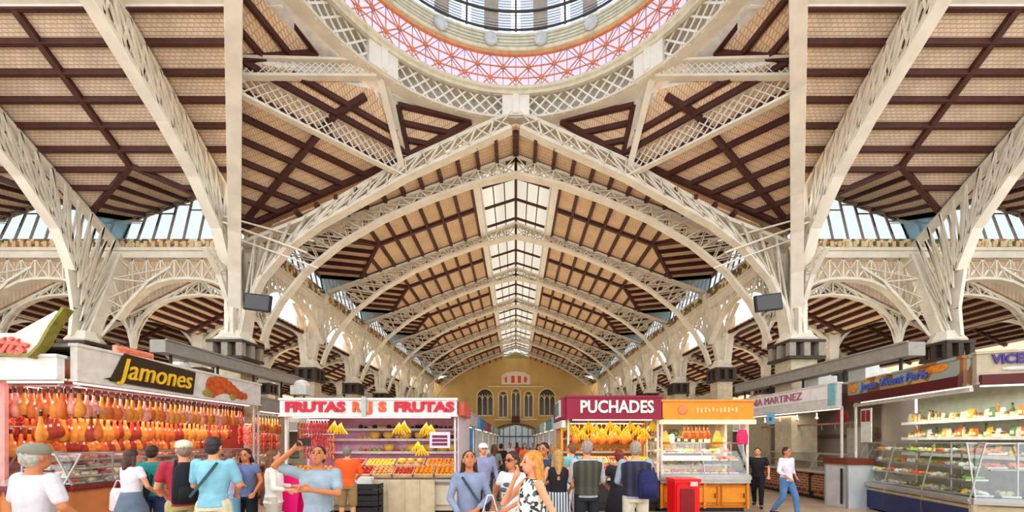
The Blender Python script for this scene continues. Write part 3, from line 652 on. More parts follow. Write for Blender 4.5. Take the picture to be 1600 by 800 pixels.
# nave skylight lantern
def lantern():
    g = sgroup('ceiling'); a = MB()
    z0 = nz(SK)
    for s in (-1, 1):
        a.poly([V(s*SK, 15.4, z0-.12), V(s*SK, END, z0-.12), V(s*SK, END, z0+.55), V(s*SK, 15.4, z0+.55)], .06, (s, 0, 0))
        a.poly([V(s*SK, 15.4, z0-.12), V(s*SK, END, z0-.12), V(s*(SK-.32), END, z0-.06), V(s*(SK-.32), 15.4, z0-.06)], .04)
        a.poly([V(s*(SK-.32), 15.4, z0-.06), V(s*(SK-.32), END, z0-.06), V(s*(SK-.32), END, z0+.5), V(s*(SK-.32), 15.4, z0+.5)], .04, (s, 0, 0))
    a.build('curb', white_paint, g)
    b = MB()
    for s in (-1, 1): b.poly([V(0, 15.4, z0+1.1), V(0, END, z0+1.1), V(s*SK, END, z0+.55), V(s*SK, 15.4, z0+.55)], .02)
    b.build('glazing', skyglass, g)
    c = MB(); c.bar(V(0, 15.4, z0+1.03), V(0, END, z0+1.03), .12)
    for s in (-1, 1):
        for x in (.5, .98): c.bar(V(s*x, 15.4, z0+1.03-.314*x), V(s*x, END, z0+1.03-.314*x), .045)
        for k in range(7):
            y0 = TY[k]; y1 = TY[k+1] if k < 6 else END
            for t in (.02, .35, .68): y = y0+(y1-y0)*t+.2; c.bar(V(0, y, z0+1.0), V(s*1.42, y, z0+.55), .09)
    c.build('glazing_bars', brown, g)
    e = MB(); e.poly([V(-SK, END-.05, z0-.1), V(SK, END-.05, z0-.1), V(SK, END-.05, z0+.55), V(0, END-.05, z0+1.1), V(-SK, END-.05, z0+.55)]); e.build('end_panel', lead_glass, g)
lantern()

# transept roofs
YE = 10.36
for s in (-1, 1):
    P = lambda x, y: (s*x, y, tz(y))
    # sliver between upright truss and first transept truss
    ed = lambda y: 5.72+(y-DC)*.665
    bm = []; ys = [10.36, 10.92, 11.46, 11.99, 12.54, 13.09, 13.6, 14.1]
    for y in ys: bm.append((P(ed(y), y), P(10, y), .1))
    bm.append((P(10.25, YE), P(10.25, 14.9), .18))
    roof('ceiling', [[P(ed(YE), YE), P(10, YE), P(10, 14.7)]], bm, board)
    for j in range(3):
        x0, x1 = TX[j], TX[j+1]; mid = (x0+x1)/2
        A0, A1, D = P(x0, 14.85), P(x1, 14.85), P(mid, 13.5)
        B0, B1, Cc = (s*x0, 16.5, 8.95), (s*x1, 16.5, 8.95), (s*mid, 16.55, 9.95)
        polys = [[P(x0, YE), P(x1, YE), D], [P(x0, YE), D, A0], [P(x1, YE), A1, D], [A0, D, Cc, B0], [A1, B1, Cc, D]]
        bm = [(P(x0+.25, YE), P(x0+.25, 14.85), .18), (P(mid, YE), D, .17), (A0, D, .14), (A1, D, .14), (D, Cc, .12), (A0, B0, .12), (A1, B1, .12)]
        for y in ys:
            if y <= 13.5: bm.append((P(x0, y), P(x1, y), .11))
            else:
                t = (y-13.5)/1.35; bm.append((P(x0, y), P(mid+(x0-mid)*t, y), .1)); bm.append((P(x1, y), P(mid+(x1-mid)*t, y), .1))
        for i in range(1, 5):
            t = i/5; bm.append((lerp3(A0, D, t), lerp3(B0, Cc, t), .1)); bm.append((lerp3(A1, D, t), lerp3(B1, Cc, t), .1))
        roof('ceiling', polys, bm, board)
        ev = MB()
        for q in (B0, B1): ev.bar(V(*q), V(*Cc), .08, .25)
        struct('trim_1', ev, frieze_m)
        wall_window([(s*x0, 16.0, 7.78), (s*x1, 16.0, 7.78)], [(s*x0, 16.45, 8.93), (s*mid, 16.5, 9.9), (s*x1, 16.45, 8.93)], None)
        for xx in (x0, x1):
            f = MB(); f.poly([V(s*xx, 14.85, tz(14.85)), V(s*xx, 16.45, 8.93), V(s*xx, 16.0, 7.4)], .04, (1, 0, 0)); struct('window_9', f, lead_glass)
            a0 = MB(); sg = 1 if xx == x0 else -1
            a0.poly([V(s*xx, 16.46, 8.93), V(s*(xx+sg*.6), 16.3, 8.6), V(s*xx, 15.2, 8.05)]); struct('window_9', a0, lead_glass)
        # frieze, beam, lattice spandrel with arch
        f = MB(); f.b2(V(s*x0, 15.9, 7.4), V(s*x1, 16.06, 7.82)); g = struct('trim_2', f, frieze_m)
        f = MB()
        for i in range(18):
            xx = x0+(x1-x0)*(i+.5)/18; f.b2(V(s*xx-.07, 15.86, 7.5), V(s*xx+.07, 15.9, 7.72))
        f.build('relief', M('frieze_relief', S((214, 190, 140)), .6), g, True)
        r = thing('arcade_girder', 'pale lattice arch girder under the clerestory, %s bay of the %s transept' % (ORD[j], 'left' if s < 0 else 'right'), 'girder', V(s*mid, 15.98, 4.2))
        f = MB(); f.b2(V(s*x0, 15.8, 7.05), V(s*x1, 16.16, 7.36)); f.b2(V(s*x0, 15.72, 7.3), V(s*x1, 16.2, 7.42)); f.build('beam', cream, r, True)
        n = 10; T = [V(s*(x0+(x1-x0)*i/n), 15.9, 7.05) for i in range(n+1)]
        Bq = [V(s*(x0+(x1-x0)*i/n), 15.9, 4.7+1.55*(1-abs(2*i/n-1)**2.6)) for i in range(n+1)]
        f = MB(); f.path(Bq, .3, .1); f.build('arch_chord', cream, r, True)
        f = MB(); lattice(f, T, Bq, .055); f.build('web', cream, r, True)
    # skylight over the ridge
    g = sgroup('ceiling'); a = MB()
    a.poly([V(s*5.9, YE, tz(YE)-.1), V(s*26.2, YE, tz(YE)-.1), V(s*26.2, YE, tz(YE)+.5), V(s*5.9, YE, tz(YE)+.5)], .07, (0, -1, 0)); a.bar(V(s*5.9, YE-.1, tz(YE)), V(s*26.2, YE-.1, tz(YE)), .3, .12); a.build('curb', white_paint, g)
    a = MB(); a.poly([V(s*5.9, YE, tz(YE)+.5), V(s*26.2, YE, tz(YE)+.5), V(s*26.2, DC, 12.6), V(s*5.9, DC, 12.6)], .02); a.build('glazing', skyglass, g)
    a = MB()
    for i in range(30): x = 6+i*.69; a.bar(V(s*x, YE, tz(YE)+.45), V(s*x, DC, 12.55), .05)
    a.build('glazing_bars', brown, g)
    # corner roof facets under the dome
    e = Vector((5.96, -2.33)).normalized()
    def K(x, y, dz=0):
        d = (-(x)+10)*e.x+(y-14.65)*e.y; return (s*x, y, 7.5+.53*d+dz)
    Cq, M1, M2, N2 = K(9.95, 14.6), K(3.7, 14.15), K(7.25, 10.6), K(4.35, 12.5)
    M1 = (M1[0], M1[1], 9.9); M2 = (M2[0], M2[1], 9.9)
    bm = []
    Nr = Vector(N2); 
    polys = [[Cq, M1, M2], [M1, N2, M2]]
    bm.append((Cq, lerp3(M1, M2, .5), .15)); bm.append((lerp3(M1, M2, .5), lerp3(lerp3(M1, M2, .5), N2, .8), .15))
    for i in range(1, 8): t = i/8; bm.append((lerp3(Cq, M1, t), lerp3(Cq, M2, t), .12))
    for t in (.05, .38): bm.append((lerp3(M1, N2, t), lerp3(M2, N2, t), .12))
    bm += [(Cq, M1, .16), (Cq, M2, .16)]
    N1, N3 = (s*1.55, 14.1, 11.05), (s*6.35, 9.0, 11.25)
    N2b, N2c = (s*3.82, 13.3, 10.97), (s*5.64, 11.6, 11.02)
    polys += [[M1, N1, N2b], [M2, N2c, N3]]
    a = MB(); a.poly([V(*M1), V(*N2b), V(*N2)]); a.poly([V(*M2), V(*N2), V(*N2c)]); struct('trim_3', a, M('soffit_paint', S((226, 224, 220)), .6))
    bm += [(M1, N1, .16), (N1, N2b, .14), (M1, N2b, .14), (M2, N3, .16), (N3, N2c, .14), (M2, N2c, .14)]
    for t in (.33, .66): bm.append((lerp3(M1, N1, t), lerp3(M1, N2b, t), .11)); bm.append((lerp3(M2, N3, t), lerp3(M2, N2c, t), .11))
    polys.append([Cq, M1, (M1[0], M1[1]+.9, M1[2]-.1), (Cq[0], Cq[1]+1.2, Cq[2]-.1)])
    polys.append([M1, N1, (N1[0], N1[1]+.6, N1[2]), (M1[0], M1[1]+.9, M1[2]-.1)])
    roof('ceiling', polys, bm, board_y)

# nave arcade girders along the column lines
proto = None
for s in (-1, 1):
    for k in range(6):
        L = CY[k+1]-CY[k]
        lab = '%s lattice arch girder back from the dome along the %s nave columns' % (ORD[k], 'left' if s < 0 else 'right')
        if proto is None:
            r = thing('arcade_girder', lab, 'girder', (s*9.5, CY[k], 4.4+EZ)); n = 10
            f = MB(); f.b2((-.16, 0, 1.98), (.16, L, 2.4)); f.b2((-.24, 0, 2.3), (.24, L, 2.42)); f.build('beam', cream, r)
            T = [Vector((0, L*i/n, 2.0)) for i in range(n+1)]; Bq = [Vector((0, L*i/n, .3+1.4*(1-abs(2*i/n-1)**2.4))) for i in range(n+1)]
            f = MB(); f.path(Bq, .26, .09); f.build('arch_chord', cream, r)
            f = MB()
            for o in (-.1, .1): lattice(f, [p+Vector((o, 0, 0)) for p in T], [p+Vector((o, 0, 0)) for p in Bq], .05)
            f.build('web', cream, r); proto = r
        else: dup(proto, (s*9.5, CY[k], 4.4+EZ), label=lab)

# aisle roofs: ridges along the nave, lattice trusses across
ap = None; AZ = 6.5
for s in (-1, 1):
    nm = 'left' if s < 0 else 'right'
    for j in range(3):
        x0, x1 = TX[j], TX[j+1]; mid = (x0+x1)/2
        P = lambda x, y: (s*x, y, 5.15+(AZ-5.15)*(1-abs(x-mid)/(mid-x0)))
        bm = []
        for q in range(1, 7):
            for sd in (-1, 1): x = mid+sd*(mid-x0)*q/7; bm.append((P(x, 16.4), P(x, END), .13))
        yy = 16.6
        while yy < END: bm += [(P(x0, yy), P(mid, yy), .14), (P(mid, yy), P(x1, yy), .14)]; yy += BAY/2
        roof('ceiling', [[P(x0, 16.4), P(mid-.3, 16.4), P(mid-.3, END), P(x0, END)], [P(mid+.3, 16.4), P(x1, 16.4), P(x1, END), P(mid+.3, END)]], bm, board_y)
        a = MB(); a.poly([V(s*x0, 16.4, 5.2), V(s*mid, 16.4, AZ+.05), V(s*x1, 16.4, 5.2), V(s*x1, 16.4, 7.3), V(s*x0, 16.4, 7.3)], .05, (0, 1, 0)); struct('wall_gable', a, board)
        a = MB(); a.poly([V(s*(mid-.3), 16.4, AZ+.15), V(s*(mid+.3), 16.4, AZ+.15), V(s*(mid+.3), END, AZ+.15), V(s*(mid-.3), END, AZ+.15)]); struct('window_8', a, winglass)
        for k in range(6):
            y = 16.5 if k == 0 else CY[k]
            lab = 'low lattice truss of the %s aisle, %s gable out and %s row back' % (nm, ORD[j], ORD[k])
            if ap is None:
                r = thing('aisle_truss', lab, 'roof truss', (s*mid, y, 3.6+EZ)); h = mid-x0
                T = [Vector((-h, 0, 1.45)), Vector((0, 0, 2.8)), Vector((h, 0, 1.45))]; B = [Vector((h*math.cos(PI*(1-i/12)), 0, .1+2.15*math.sin(PI*i/12)**.8)) for i in range(13)]
                f = MB(); f.path(T, .22, .1); f.build('top_chord', cream, r); f = MB(); f.path(B, .22, .08); f.build('bottom_chord', cream, r)
                f = MB(); A = resample(T, 14); D = resample(B, 14)
                for o in (-.08, .08): lattice(f, [p+Vector((0, o, 0)) for p in A], [p+Vector((0, o, 0)) for p in D], .05)
                f.build('web', cream, r); ap = r
            else: dup(ap, (s*mid, y, 3.6+EZ), label=lab)
cp = None
for s in (-1, 1):
    for j in (1, 2, 3):
        for k in range(1, 6):
            lab = 'slim aisle column on the %s, %s line out and %s row back' % ('left' if s < 0 else 'right', ORD[j-1], ORD[k-1])
            if cp is None:
                r = thing('aisle_column', lab, 'column', (s*TX[j], CY[k], 0)); column_mesh(r, False)
                posts(r, [((0, 0, 3.7), (0, 0, 5.1), .4, .5, .3)]); cp = r
            else: dup(cp, (s*TX[j], CY[k], 0), label=lab)

# ================================================================== DOME
D0 = Vector((0, DC, EZ)); dome = thing('dome', 'great round stained glass dome above the market crossing', 'dome', (0, DC, 10.98+EZ))
ZB = 10.98
def cyl(mb, r, z0, z1, n=96, r2=None): return mb.lathe([(r, z0-ZB), (r if r2 is None else r2, z1-ZB)], n=n)
rg = thing('dome_ring', 'white lattice ring girder carrying the dome', 'ring girder', (0, DC, 10.98+EZ))
a = MB(); n = 88
for i in range(n):
    for s in (-1, 1):
        p = [Vector((5.72*math.cos(2*PI*(i+s*q*2)/n), 5.72*math.sin(2*PI*(i+s*q*2)/n), .8*q)) for q in (0, .5, 1)]
        for u_, v_ in zip(p, p[1:]): a.bar(u_, v_, .05, .03, (u_.x, u_.y, 0))
a.build('lattice', white_paint, rg)
a = MB(); a.lathe([(5.66, 0), (6.15, 0), (6.15, .08), (5.66, .08), (5.66, 0)], n=96); a.lathe([(5.64, .76), (6.15, .76), (6.15, .86), (5.64, .86), (5.64, .76)], n=96); a.build('chord', cream, rg)
for i in range(8):
    t = PI/2+i*PI/4; a = MB(); R = Matrix.Rotation(t, 3, 'Z')
    c = R @ Vector((5.72, 0, .42)); a.box(c, (.34, .92, .8), m=R); a.box(R @ Vector((5.6, 0, .42)), (.2, .2, .74), m=R); a.box(R @ Vector((5.7, 0, .84)), (.42, 1.0, .06), m=R)
    a.build('node_block', white_paint, rg)
a = MB(); a.lathe([(6.1, .0), (6.1, .84)], n=96); a.build('outer_panel', M('ring_back_panel', S((206, 200, 188)), .6), rg)
a = MB(); a.lathe([(6.1, -.02), (6.5, -.05), (7.15, -.1)], n=96); a.build('soffit', M('soffit_paint', S((226, 224, 220)), .6), rg)
mb = MB(); mb.lathe([(5.6, .86), (5.64, .7), (5.5, .68), (5.5, .78), (5.42, .8), (5.42, .9)], n=96); mb.build('moulding', M('olive_gold_moulding', S((222, 216, 192)), .5), dome)
mb = MB(); cyl(mb, 5.5, ZB+.88, ZB+1.9); mb.build('drum_glazing', lilacglass, dome)
star = M('terracotta_star_bars', S((226, 140, 104)), .55); mb = MB(); mb2 = MB(); N = 40
def cp3(a, z, r=5.45): return Vector((r*math.cos(a), r*math.sin(a), z))
st = 2*PI/N
for i in range(N):
    def nd(o, z): return cp3(PI/2+(i+o)*st, z)
    for p_, q_ in ((nd(0, 1.14), nd(.5, 1.52)), (nd(0, 1.14), nd(-.5, 1.52)), (nd(0, 1.14), nd(1, 1.14)), (nd(.5, 1.52), nd(1.5, 1.52)), (nd(0, 1.14), nd(0, 1.52)), (nd(.5, 1.52), nd(.5, 1.14)),
                   (nd(0, 1.14), nd(.32, .88)), (nd(0, 1.14), nd(-.32, .88)), (nd(0, 1.14), nd(0, .88)), (nd(.5, 1.52), nd(.18, 1.9)), (nd(.5, 1.52), nd(.82, 1.9)), (nd(.5, 1.52), nd(.5, 1.9))):
        mb.bar(p_, q_, .03, .03, (p_.x, p_.y, 0))
    for c in (nd(0, 1.14), nd(.5, 1.52)): mb.ball(c, .075, 8, 5)
    for o in (0, .5): mb2.bar(nd(o, .88), nd(o, 1.9), .02, .022)
    mb2.bar(nd(0, .9), nd(1, 1.88), .02, .016); mb2.bar(nd(0, 1.88), nd(1, .9), .02, .016)
mb.build('star_bars', star, dome); mb2.build('drum_glazing_bars', M('lilac_grey_bars', S((160, 130, 140)), .5), dome)
mb = MB(); mb.lathe([(5.5, 1.9), (5.42, 1.9), (5.42, 1.94)], n=96); mb.build('terracotta_rim', star, dome)
mb = MB(); mb.lathe([(5.42, 1.92), (5.3, 1.93), (5.3, 1.97), (5.36, 1.98)], n=96); mb.build('gold_rim', M('gold_rim', S((226, 206, 160)), .5), dome)
mb = MB(); mb.lathe([(5.36, 1.96), (5.3, 2.05), (5.26, 2.35), (5.2, 2.4)], n=96); mb.build('medallion_band', M('cream_band', S((236, 238, 226)), .5), dome)
mb = MB()
for z in (2.05, 2.14, 2.24, 2.34): mb.lathe([(5.285-(z-2.05)*.1, z), (5.26-(z-2.05)*.1, z+.02)], n=96)
mb.build('band_lines', M('olive_lines', S((190, 192, 160)), .6), dome)
for i in range(20):
    t = PI/2+(i+.5)*2*PI/20; q = MB(); R = Matrix.Rotation(t, 3, 'Z') @ Matrix.Rotation(-PI/2, 3, 'Y')
    disc = MB(); disc.lathe([(.001, .05), (.14, .05), (.17, .03), (.2, .05), (.22, .0)], n=16)
    q.add([R @ v + cp3(t, 2.2, 5.22) for v in disc.v], disc.f); q.build('medallion', M('medallion', S((214, 222, 226)), .5), dome)
prof = [(5.2, 2.4), (5.16, 2.9), (5.0, 3.5), (4.7, 4.3), (4.2, 5.2), (3.5, 6.0), (2.5, 6.8), (1.3, 7.35), (.4, 7.5)]
for i in range(20):
    t = PI/2+i*2*PI/20
    g_ = MB(); g_.lathe(prof, n=4, a0=t+.03, a1=t+2*PI/20-.03); 
    g_.build('dome_pane', domeglass, dome)
    p_ = MB(); p_.lathe([(r-.05, z) for r, z in prof], n=2, a0=t+.5*2*PI/20-.045, a1=t+.5*2*PI/20+.045); p_.build('pier', M('dome_pier', S((176, 172, 164)), .6), dome)
mb = MB()
for i in range(20):
    t = PI/2+i*2*PI/20; mb.path([cp3(t, z, r-.08) for r, z in prof], .06)
for z, r in ((2.42, 5.16), (2.95, 5.1), (3.5, 4.96), (4.3, 4.66), (5.2, 4.16), (6.0, 3.46)): mb.lathe([(r-.02, z), (r-.06, z), (r-.06, z+.05), (r-.02, z+.05)], n=80)
for k in range(14):
    z = 2.55+k*.09; mb.lathe([(5.13, z), (5.12, z+.012)], n=80)
mb.build('dome_ribs', M('dark_lead', S((72, 70, 72)), .5), dome)
# ================================================================== STALLS
def area(loc, sx, sy, e, col=(1, .95, .88), rz=0., tilt=0.):  # serves the stall tubes and the added upward fills above the roofs
    l = bpy.data.lights.new('stall_or_fill_light', 'AREA'); l.shape = 'RECTANGLE'; l.size = sx; l.size_y = sy; l.energy = e; l.color = col
    o = bpy.data.objects.new('stall_or_fill_light', l); C.objects.link(o); o.location = loc; o.rotation_euler = (tilt, 0, rz); return o
FASC = {}
def W(st, p):
    return Matrix.Rotation(st.rotation_euler.z, 3, 'Z') @ Vector(p)+st.location
tube_m = M('tube_lamp', (1, .95, .9), .5, emit=1.1)
tube_pink = M('tube_lamp_pink', (1, .72, .74), .5, emit=1.1)
beige = M('beige_panel', S((206, 192, 166)), .6); whitep = M('white_panel', S((222, 218, 210)), .5)
def stall(name, label, loc, rz, L, depth, base, top, case=None, fasc=None, roofz=None, back=None, light=(1, .95, .88), power=60, posts_=True, shelves=(), side=True, basehook=None):
    """base: (height, material)  top: (z, thickness, material)  case: (height, depth)  fasc: (z0, z1, material)"""
    st = thing(name, label, 'market stall', (loc[0], loc[1], 0), rz)
    bh, bm = base; a = MB(); a.b2((0, .12, .1), (L, .9, bh)); a.b2((.03, .05, .25), (L-.03, .14, bh-.08)); cab = a.build('base_cabinet', bm, st)
    a = MB(); a.b2((.03, .2, 0), (L-.03, .85, .1)); a.build('plinth', darkmetal, st)
    tzz, tt, tm = top; a = MB(); a.b2((-.02, -.02, tzz-tt), (L+.02, 1.0, tzz)); a.b2((-.03, -.05, tzz-tt*.6), (L+.03, 0, tzz-tt*.2)); a.build('worktop', tm, st)
    n = max(2, round(L/1.2))
    a = MB()
    for i in range(n+1): x = .02+(L-.04)*i/n; a.b2((x-.03, .02, .1), (x+.03, .12, bh))
    a.build('base_ribs', darkmetal if bm is brickmat else bm, cab)
    if case:
        ch, cd = case; z0, z1 = tzz, tzz+ch
        a = MB(); a.poly([(0.02, .02, z0), (L-.02, .02, z0), (L-.02, cd*.35, z1), (.02, cd*.35, z1)]); a.poly([(0.02, cd*.35, z1), (L-.02, cd*.35, z1), (L-.02, cd, z1), (.02, cd, z1)])
        a.build('case_glass', caseglass, st)
        a = MB(); a.bar((0, cd*.35, z1), (L, cd*.35, z1), .03); a.bar((0, cd, z1), (L, cd, z1), .04)
        for i in range(n+1): x = .02+(L-.04)*i/n; a.path([(x, .02, z0), (x, cd*.35, z1), (x, cd, z1), (x, cd, z0)], .022)
        a.b2((.02, cd*.45, (z0+z1)/2), (L-.02, cd, (z0+z1)/2+.015)); a.build('case_frame', steel, st)
    rz_ = roofz or (fasc[1]+.02 if fasc else 2.8)
    if back:
        a = MB(); a.b2((0, depth, 0), (L, depth+.06, rz_)); a.build('back_wall', back, st)
        if side:
            for x in (0, L):
                a = MB(); a.b2((x-.03, 1.15, 0), (x+.03, depth, rz_)); a.build('side_wall', back, st)
    for z in shelves:
        a = MB(); a.b2((.05, depth-.38, z-.03), (L-.05, depth, z)); a.b2((.05, depth-.4, z-.04), (L-.05, depth-.37, z+.03)); a.build('shelf', whitep, st)
    if fasc:
        z0, z1, fm = fasc; a = MB(); a.b2((-.03, -.12, z0), (L+.03, 0, z1)); a.b2((-.05, -.15, z1-.03), (L+.05, .02, z1+.02)); a.b2((-.05, -.15, z0-.02), (L+.05, .02, z0+.02)); FASC[st.name] = a.build('fascia', fm, st)
        a = MB(); a.b2((-.02, -.02, rz_-.06), (L+.02, depth+.1, rz_)); a.build('roof_slab', grey, st)
        if posts_:
            for x, on in zip((.03, L-.03), posts_ if isinstance(posts_, tuple) else (True, True)):
                if on: a = MB(); a.b2((x-.022, .02, tzz), (x+.022, .07, z0)); a.build('post', fascia_grey, st)
        a = MB(); a.b2((.15, .1, z0-.04), (L-.15, .15, z0)); a.build('tube_light', tube_pink if light[1] < .85 else tube_m, st)
        p = W(st, (L/2, .55, z0-.06)); area(p, L*.85, .25, power, light, rz)
    return st
red_slab = M('dark_red_stone', S((120, 44, 40)), .3); orange_p = M('orange_laminate', S((224, 138, 30)), .4, var=.08)
maroon = M('maroon_fascia', S((140, 14, 48)), .45, var=.06); yellow_l = M('yellow_letter', S((238, 190, 50)), .4); red_l = M('red_letter', S((196, 30, 52)), .4)
fascia_grey = M('warm_white_fascia', S((214, 208, 198)), .55); mirror_pink = M('pinkish_back', S((226, 150, 140)), .4); cream_l = M('cream_letter', S((244, 232, 214)), .4)
ham_front = M('wood_front', S((196, 122, 66)), .5, var=.2, scale=2)

# ---- ham stall (left)
PK = (1, .80, .74)
ham = stall('ham_stall', 'long ham stall with yellow lettering on its sign and rows of hanging hams, left', (-7.8, 7.2), PI/2, 5.1, 2.4, (.9, ham_front), (1.0, .1, red_slab), (.55, .9), (2.85, 3.48, fascia_grey), back=mirror_pink, light=PK, power=58, posts_=(False, True), shelves=(1.1, 1.6))
a = MB(); a.b2((.05, 2.36, .9), (5.05, 2.4, 2.8)); a.build('mirror_panel', M('warm_mirror', S((236, 170, 140)), .2, .3), ham)
# script sign
a = MB(); a.poly([(.52, -.13, 2.92), (2.5, -.13, 2.88), (2.58, -.13, 3.42), (.8, -.13, 3.5)], .03, (0, -1, 0)); a.poly([(.42, -.125, 2.95), (.75, -.125, 2.94), (.95, -.125, 3.1)], .02, (0, -1, 0)); a.build('sign_panel', M('brown_sign', S((58, 40, 22)), .5), ham)
text('Jamones', yellow_l, FASC[ham.name], (1.56, -.17, 3.18), .58, .02, .3, width=1.8, bold=.002)
# painted ham picture on the right of the fascia
a = MB()
for q in range(9):
    t = q/8; a.ball((3.15+1.25*t, -.13, 3.14+.1*math.sin(t*5)), (.18*(1.2-.6*t), .02, .25*(1.1-.7*t)), 10, 7)
a.build('ham_picture', M('ham_picture_paint', S((190, 84, 36)), .5, var=.35, scale=9), ham)
a = MB(); a.bar((4.25, -.14, 3.2), (4.75, -.14, 3.42), .05); a.build('ham_picture_bone', fascia_grey, ham)
for x_, w_ in ((3.02, .2), (3.9, .12)): a = MB(); a.ball((x_, -.135, 2.98), (w_, .015, .1)); a.build('painted_leaf', M('olive_leaf', S((150, 140, 60)), .5), ham)
ham2 = stall('ham_stall', 'front end of the ham stall facing the dome, under slanted red script lettering', (-11.4, 7.1), 0, 3.55, 2.2, (.9, ham_front), (1.0, .1, red_slab), (.55, .9), (2.85, 3.25, whitep), back=None, light=PK, power=30, side=False, posts_=(False, False))
a = MB(); a.poly([(.3, -.1, 3.28), (3.2, -.1, 3.2), (3.5, -.1, 3.55), (3.75, -.1, 3.98), (3.6, -.1, 4.0), (2.9, -.1, 3.62), (.3, -.1, 3.62)], .05, (0, -1, 0)); a.build('sign_board', M('pale_sign_board', S((222, 206, 196)), .5, var=.2), ham2)
a = MB(); a.path([(3.22, -.17, 3.2), (3.42, -.17, 3.4), (3.6, -.17, 3.72), (3.82, -.17, 4.02)], .05, .16, (0, 1, 0)); a.path([(.3, -.17, 3.3), (3.2, -.17, 3.24)], .05, .05, (0, 1, 0)); a.build('sign_edge', M('olive_green_edge', S((128, 122, 44)), .5, var=.3, scale=8), ham2)
text('Embutits', M('coral_letter', S((224, 96, 76)), .4), FASC[ham2.name], (2.35, -.18, 3.46), .42, .02, .5, width=1.55, bold=.012, rot=(PI/2, .12, 0))
rack = stall('ham_stall', 'narrow charcuterie stall packed with hanging red and orange sausages beside the fruit stall', (-7.8, 12.45), PI/2, 1.7, 1.6, (.9, ham_front), (1.0, .08, red_slab), (.4, .8), (2.72, 3.1, grey), back=M('dark_red_back', S((120, 40, 30)), .5), light=PK, power=45, side=False)

# ---- fruit stall
pinkp = M('pink_metal', S((224, 170, 190)), .4)
fru = stall('fruit_stall', 'fruit stall with a white sign of red capital letters and lilac lighting', (-5.55, 9.8), 0, 4.12, 2.6, (.8, beige), (.86, .06, steel), None, (2.38, 2.78, whitep), back=pinkp, light=(1, .74, .86), power=34, shelves=(1.45, 1.82, 2.12))
fl1 = [('FRUTAS', .81, 1.42), ('R', 1.78, .2), ('J', 2.12, .14), ('S', 2.4, .19), ('FRUTAS', 3.38, 1.42)]
for t_, x, wd_ in fl1: text(t_, red_l if len(t_) > 2 else M('orange_letter', S((226, 88, 40)), .4), FASC[fru.name], (x, -.14, 2.58), .31, .015, 0, width=wd_, bold=.018)
a = MB(); a.b2((1.93, -.2, 2.36), (2.03, -.13, 2.82)); a.build('sign_post', M('pale_green_post', S((176, 184, 170)), .5), fru)
a = MB(); a.b2((1.1, -.22, .74), (2.15, .02, .93)); a.build('white_ledge', whitep, fru)
a = MB(); a.b2((2.15, -.06, .05), (3.6, .1, .86)); [a.b2((2.15+i*.36, -.09, .05), (2.18+i*.36, -.05, .86)) for i in range(5)]; a.build('front_panel', M('beige_doors', S((202, 184, 150)), .5), fru)
a = MB(); a.b2((4.12, .2, 1.0), (4.16, 2.5, 2.4)); a.build('side_panel', M('pale_lilac_panel', S((214, 200, 206)), .5), fru)
a = MB(); a.b2((4.16, .1, 2.4), (4.3, 1.6, 2.72)); a.build('side_sign', M('coral_sign', S((206, 92, 70)), .5), fru)
a = MB(); a.b2((3.5, -.05, 1.62), (3.98, -.01, 2.0)); a.build('price_board', M('white_pink_board', S((238, 214, 222)), .5), fru)
a = MB(); [a.b2((3.56, -.07, 1.68+i*.09), (3.92, -.05, 1.74+i*.09)) for i in range(3)]; a.build('price_rows', M('plum', S((110, 40, 70)), .5), fru)

# ---- red fascia fruit and sweet stall
puc = stall('fruit_stall', 'stall with a maroon sign reading in pale capitals, heaped with orange and yellow fruit', (1.28, 10.2), 0, 2.3, 2.6, (.8, darkmetal), (.86, .06, steel), None, (2.34, 2.88, maroon), back=M('warm_shop_back', S((226, 160, 80)), .5), light=(1, .86, .62), power=30, shelves=(1.45, 1.85))
text('PUCHADES', cream_l, FASC[puc.name], (1.2, -.14, 2.61), .42, .015, 0, width=1.8, bold=.01)
a = MB(); a.b2((-.12, .0, 2.34), (-.02, 2.4, 2.88)); a.build('side_fascia', maroon, puc)
a = MB(); a.b2((-.16, .35, 2.4), (-.12, 1.5, 2.84)); a.build('side_poster_frame', whitep, puc)
a = MB(); a.b2((-.18, .5, 2.46), (-.15, 1.35, 2.8)); a.build('side_poster', M('green_poster', S((96, 128, 118)), .5), puc)
a = MB(); a.b2((-.14, 0, 2.12), (-.04, 2.4, 2.3)); a.build('side_valance', whitep, puc)
# ---- orange stall
ora = stall('delicatessen_stall', 'delicatessen stall with orange sign and orange panelled base, glass case full of food', (3.62, 10.2), 0, 2.2, 2.6, (.72, orange_p), (.95, .22, steel), (.78, .85), (2.32, 2.78, orange_p), back=M('pale_back', S((220, 206, 180)), .5), light=(1, .9, .75), power=30, shelves=(1.5, 1.9))
a = MB(); a.b2((-.05, -.2, 2.2), (2.25, -.02, 2.3)); a.build('light_trough', M('lit_trough', S((255, 214, 150)), .5, emit=.8), ora)
a = MB(); a.b2((-.02, -.1, 1.3), (1.2, -.06, 1.42)); a.build('white_rail', M('bright_rail', S((240, 240, 240)), .4), ora)
a = MB(); random.seed(3)
x = .55; a.lathe([(.01, .03), (.09, .03), (.11, 0)], n=12) if 0 else None
for i in range(11): a.box((.85+i*.095, -.13, 2.55+random.uniform(-.012, .012)), (.05, .02, random.choice((.07, .1, .12))))
a.build('lettering', M('faded_cream_letter', S((240, 190, 120)), .5), ora)
a = MB(); a.add([Matrix.Rotation(PI/2, 3, 'X') @ v+Vector((.48, -.13, 2.55)) for v in MB().lathe([(.001, .02), (.1, .02), (.12, 0)], n=14).v], MB().lathe([(.001, .02), (.1, .02), (.12, 0)], n=14).f); a.build('round_emblem', M('copper_emblem', S((206, 120, 80)), .5), ora)
a = MB()
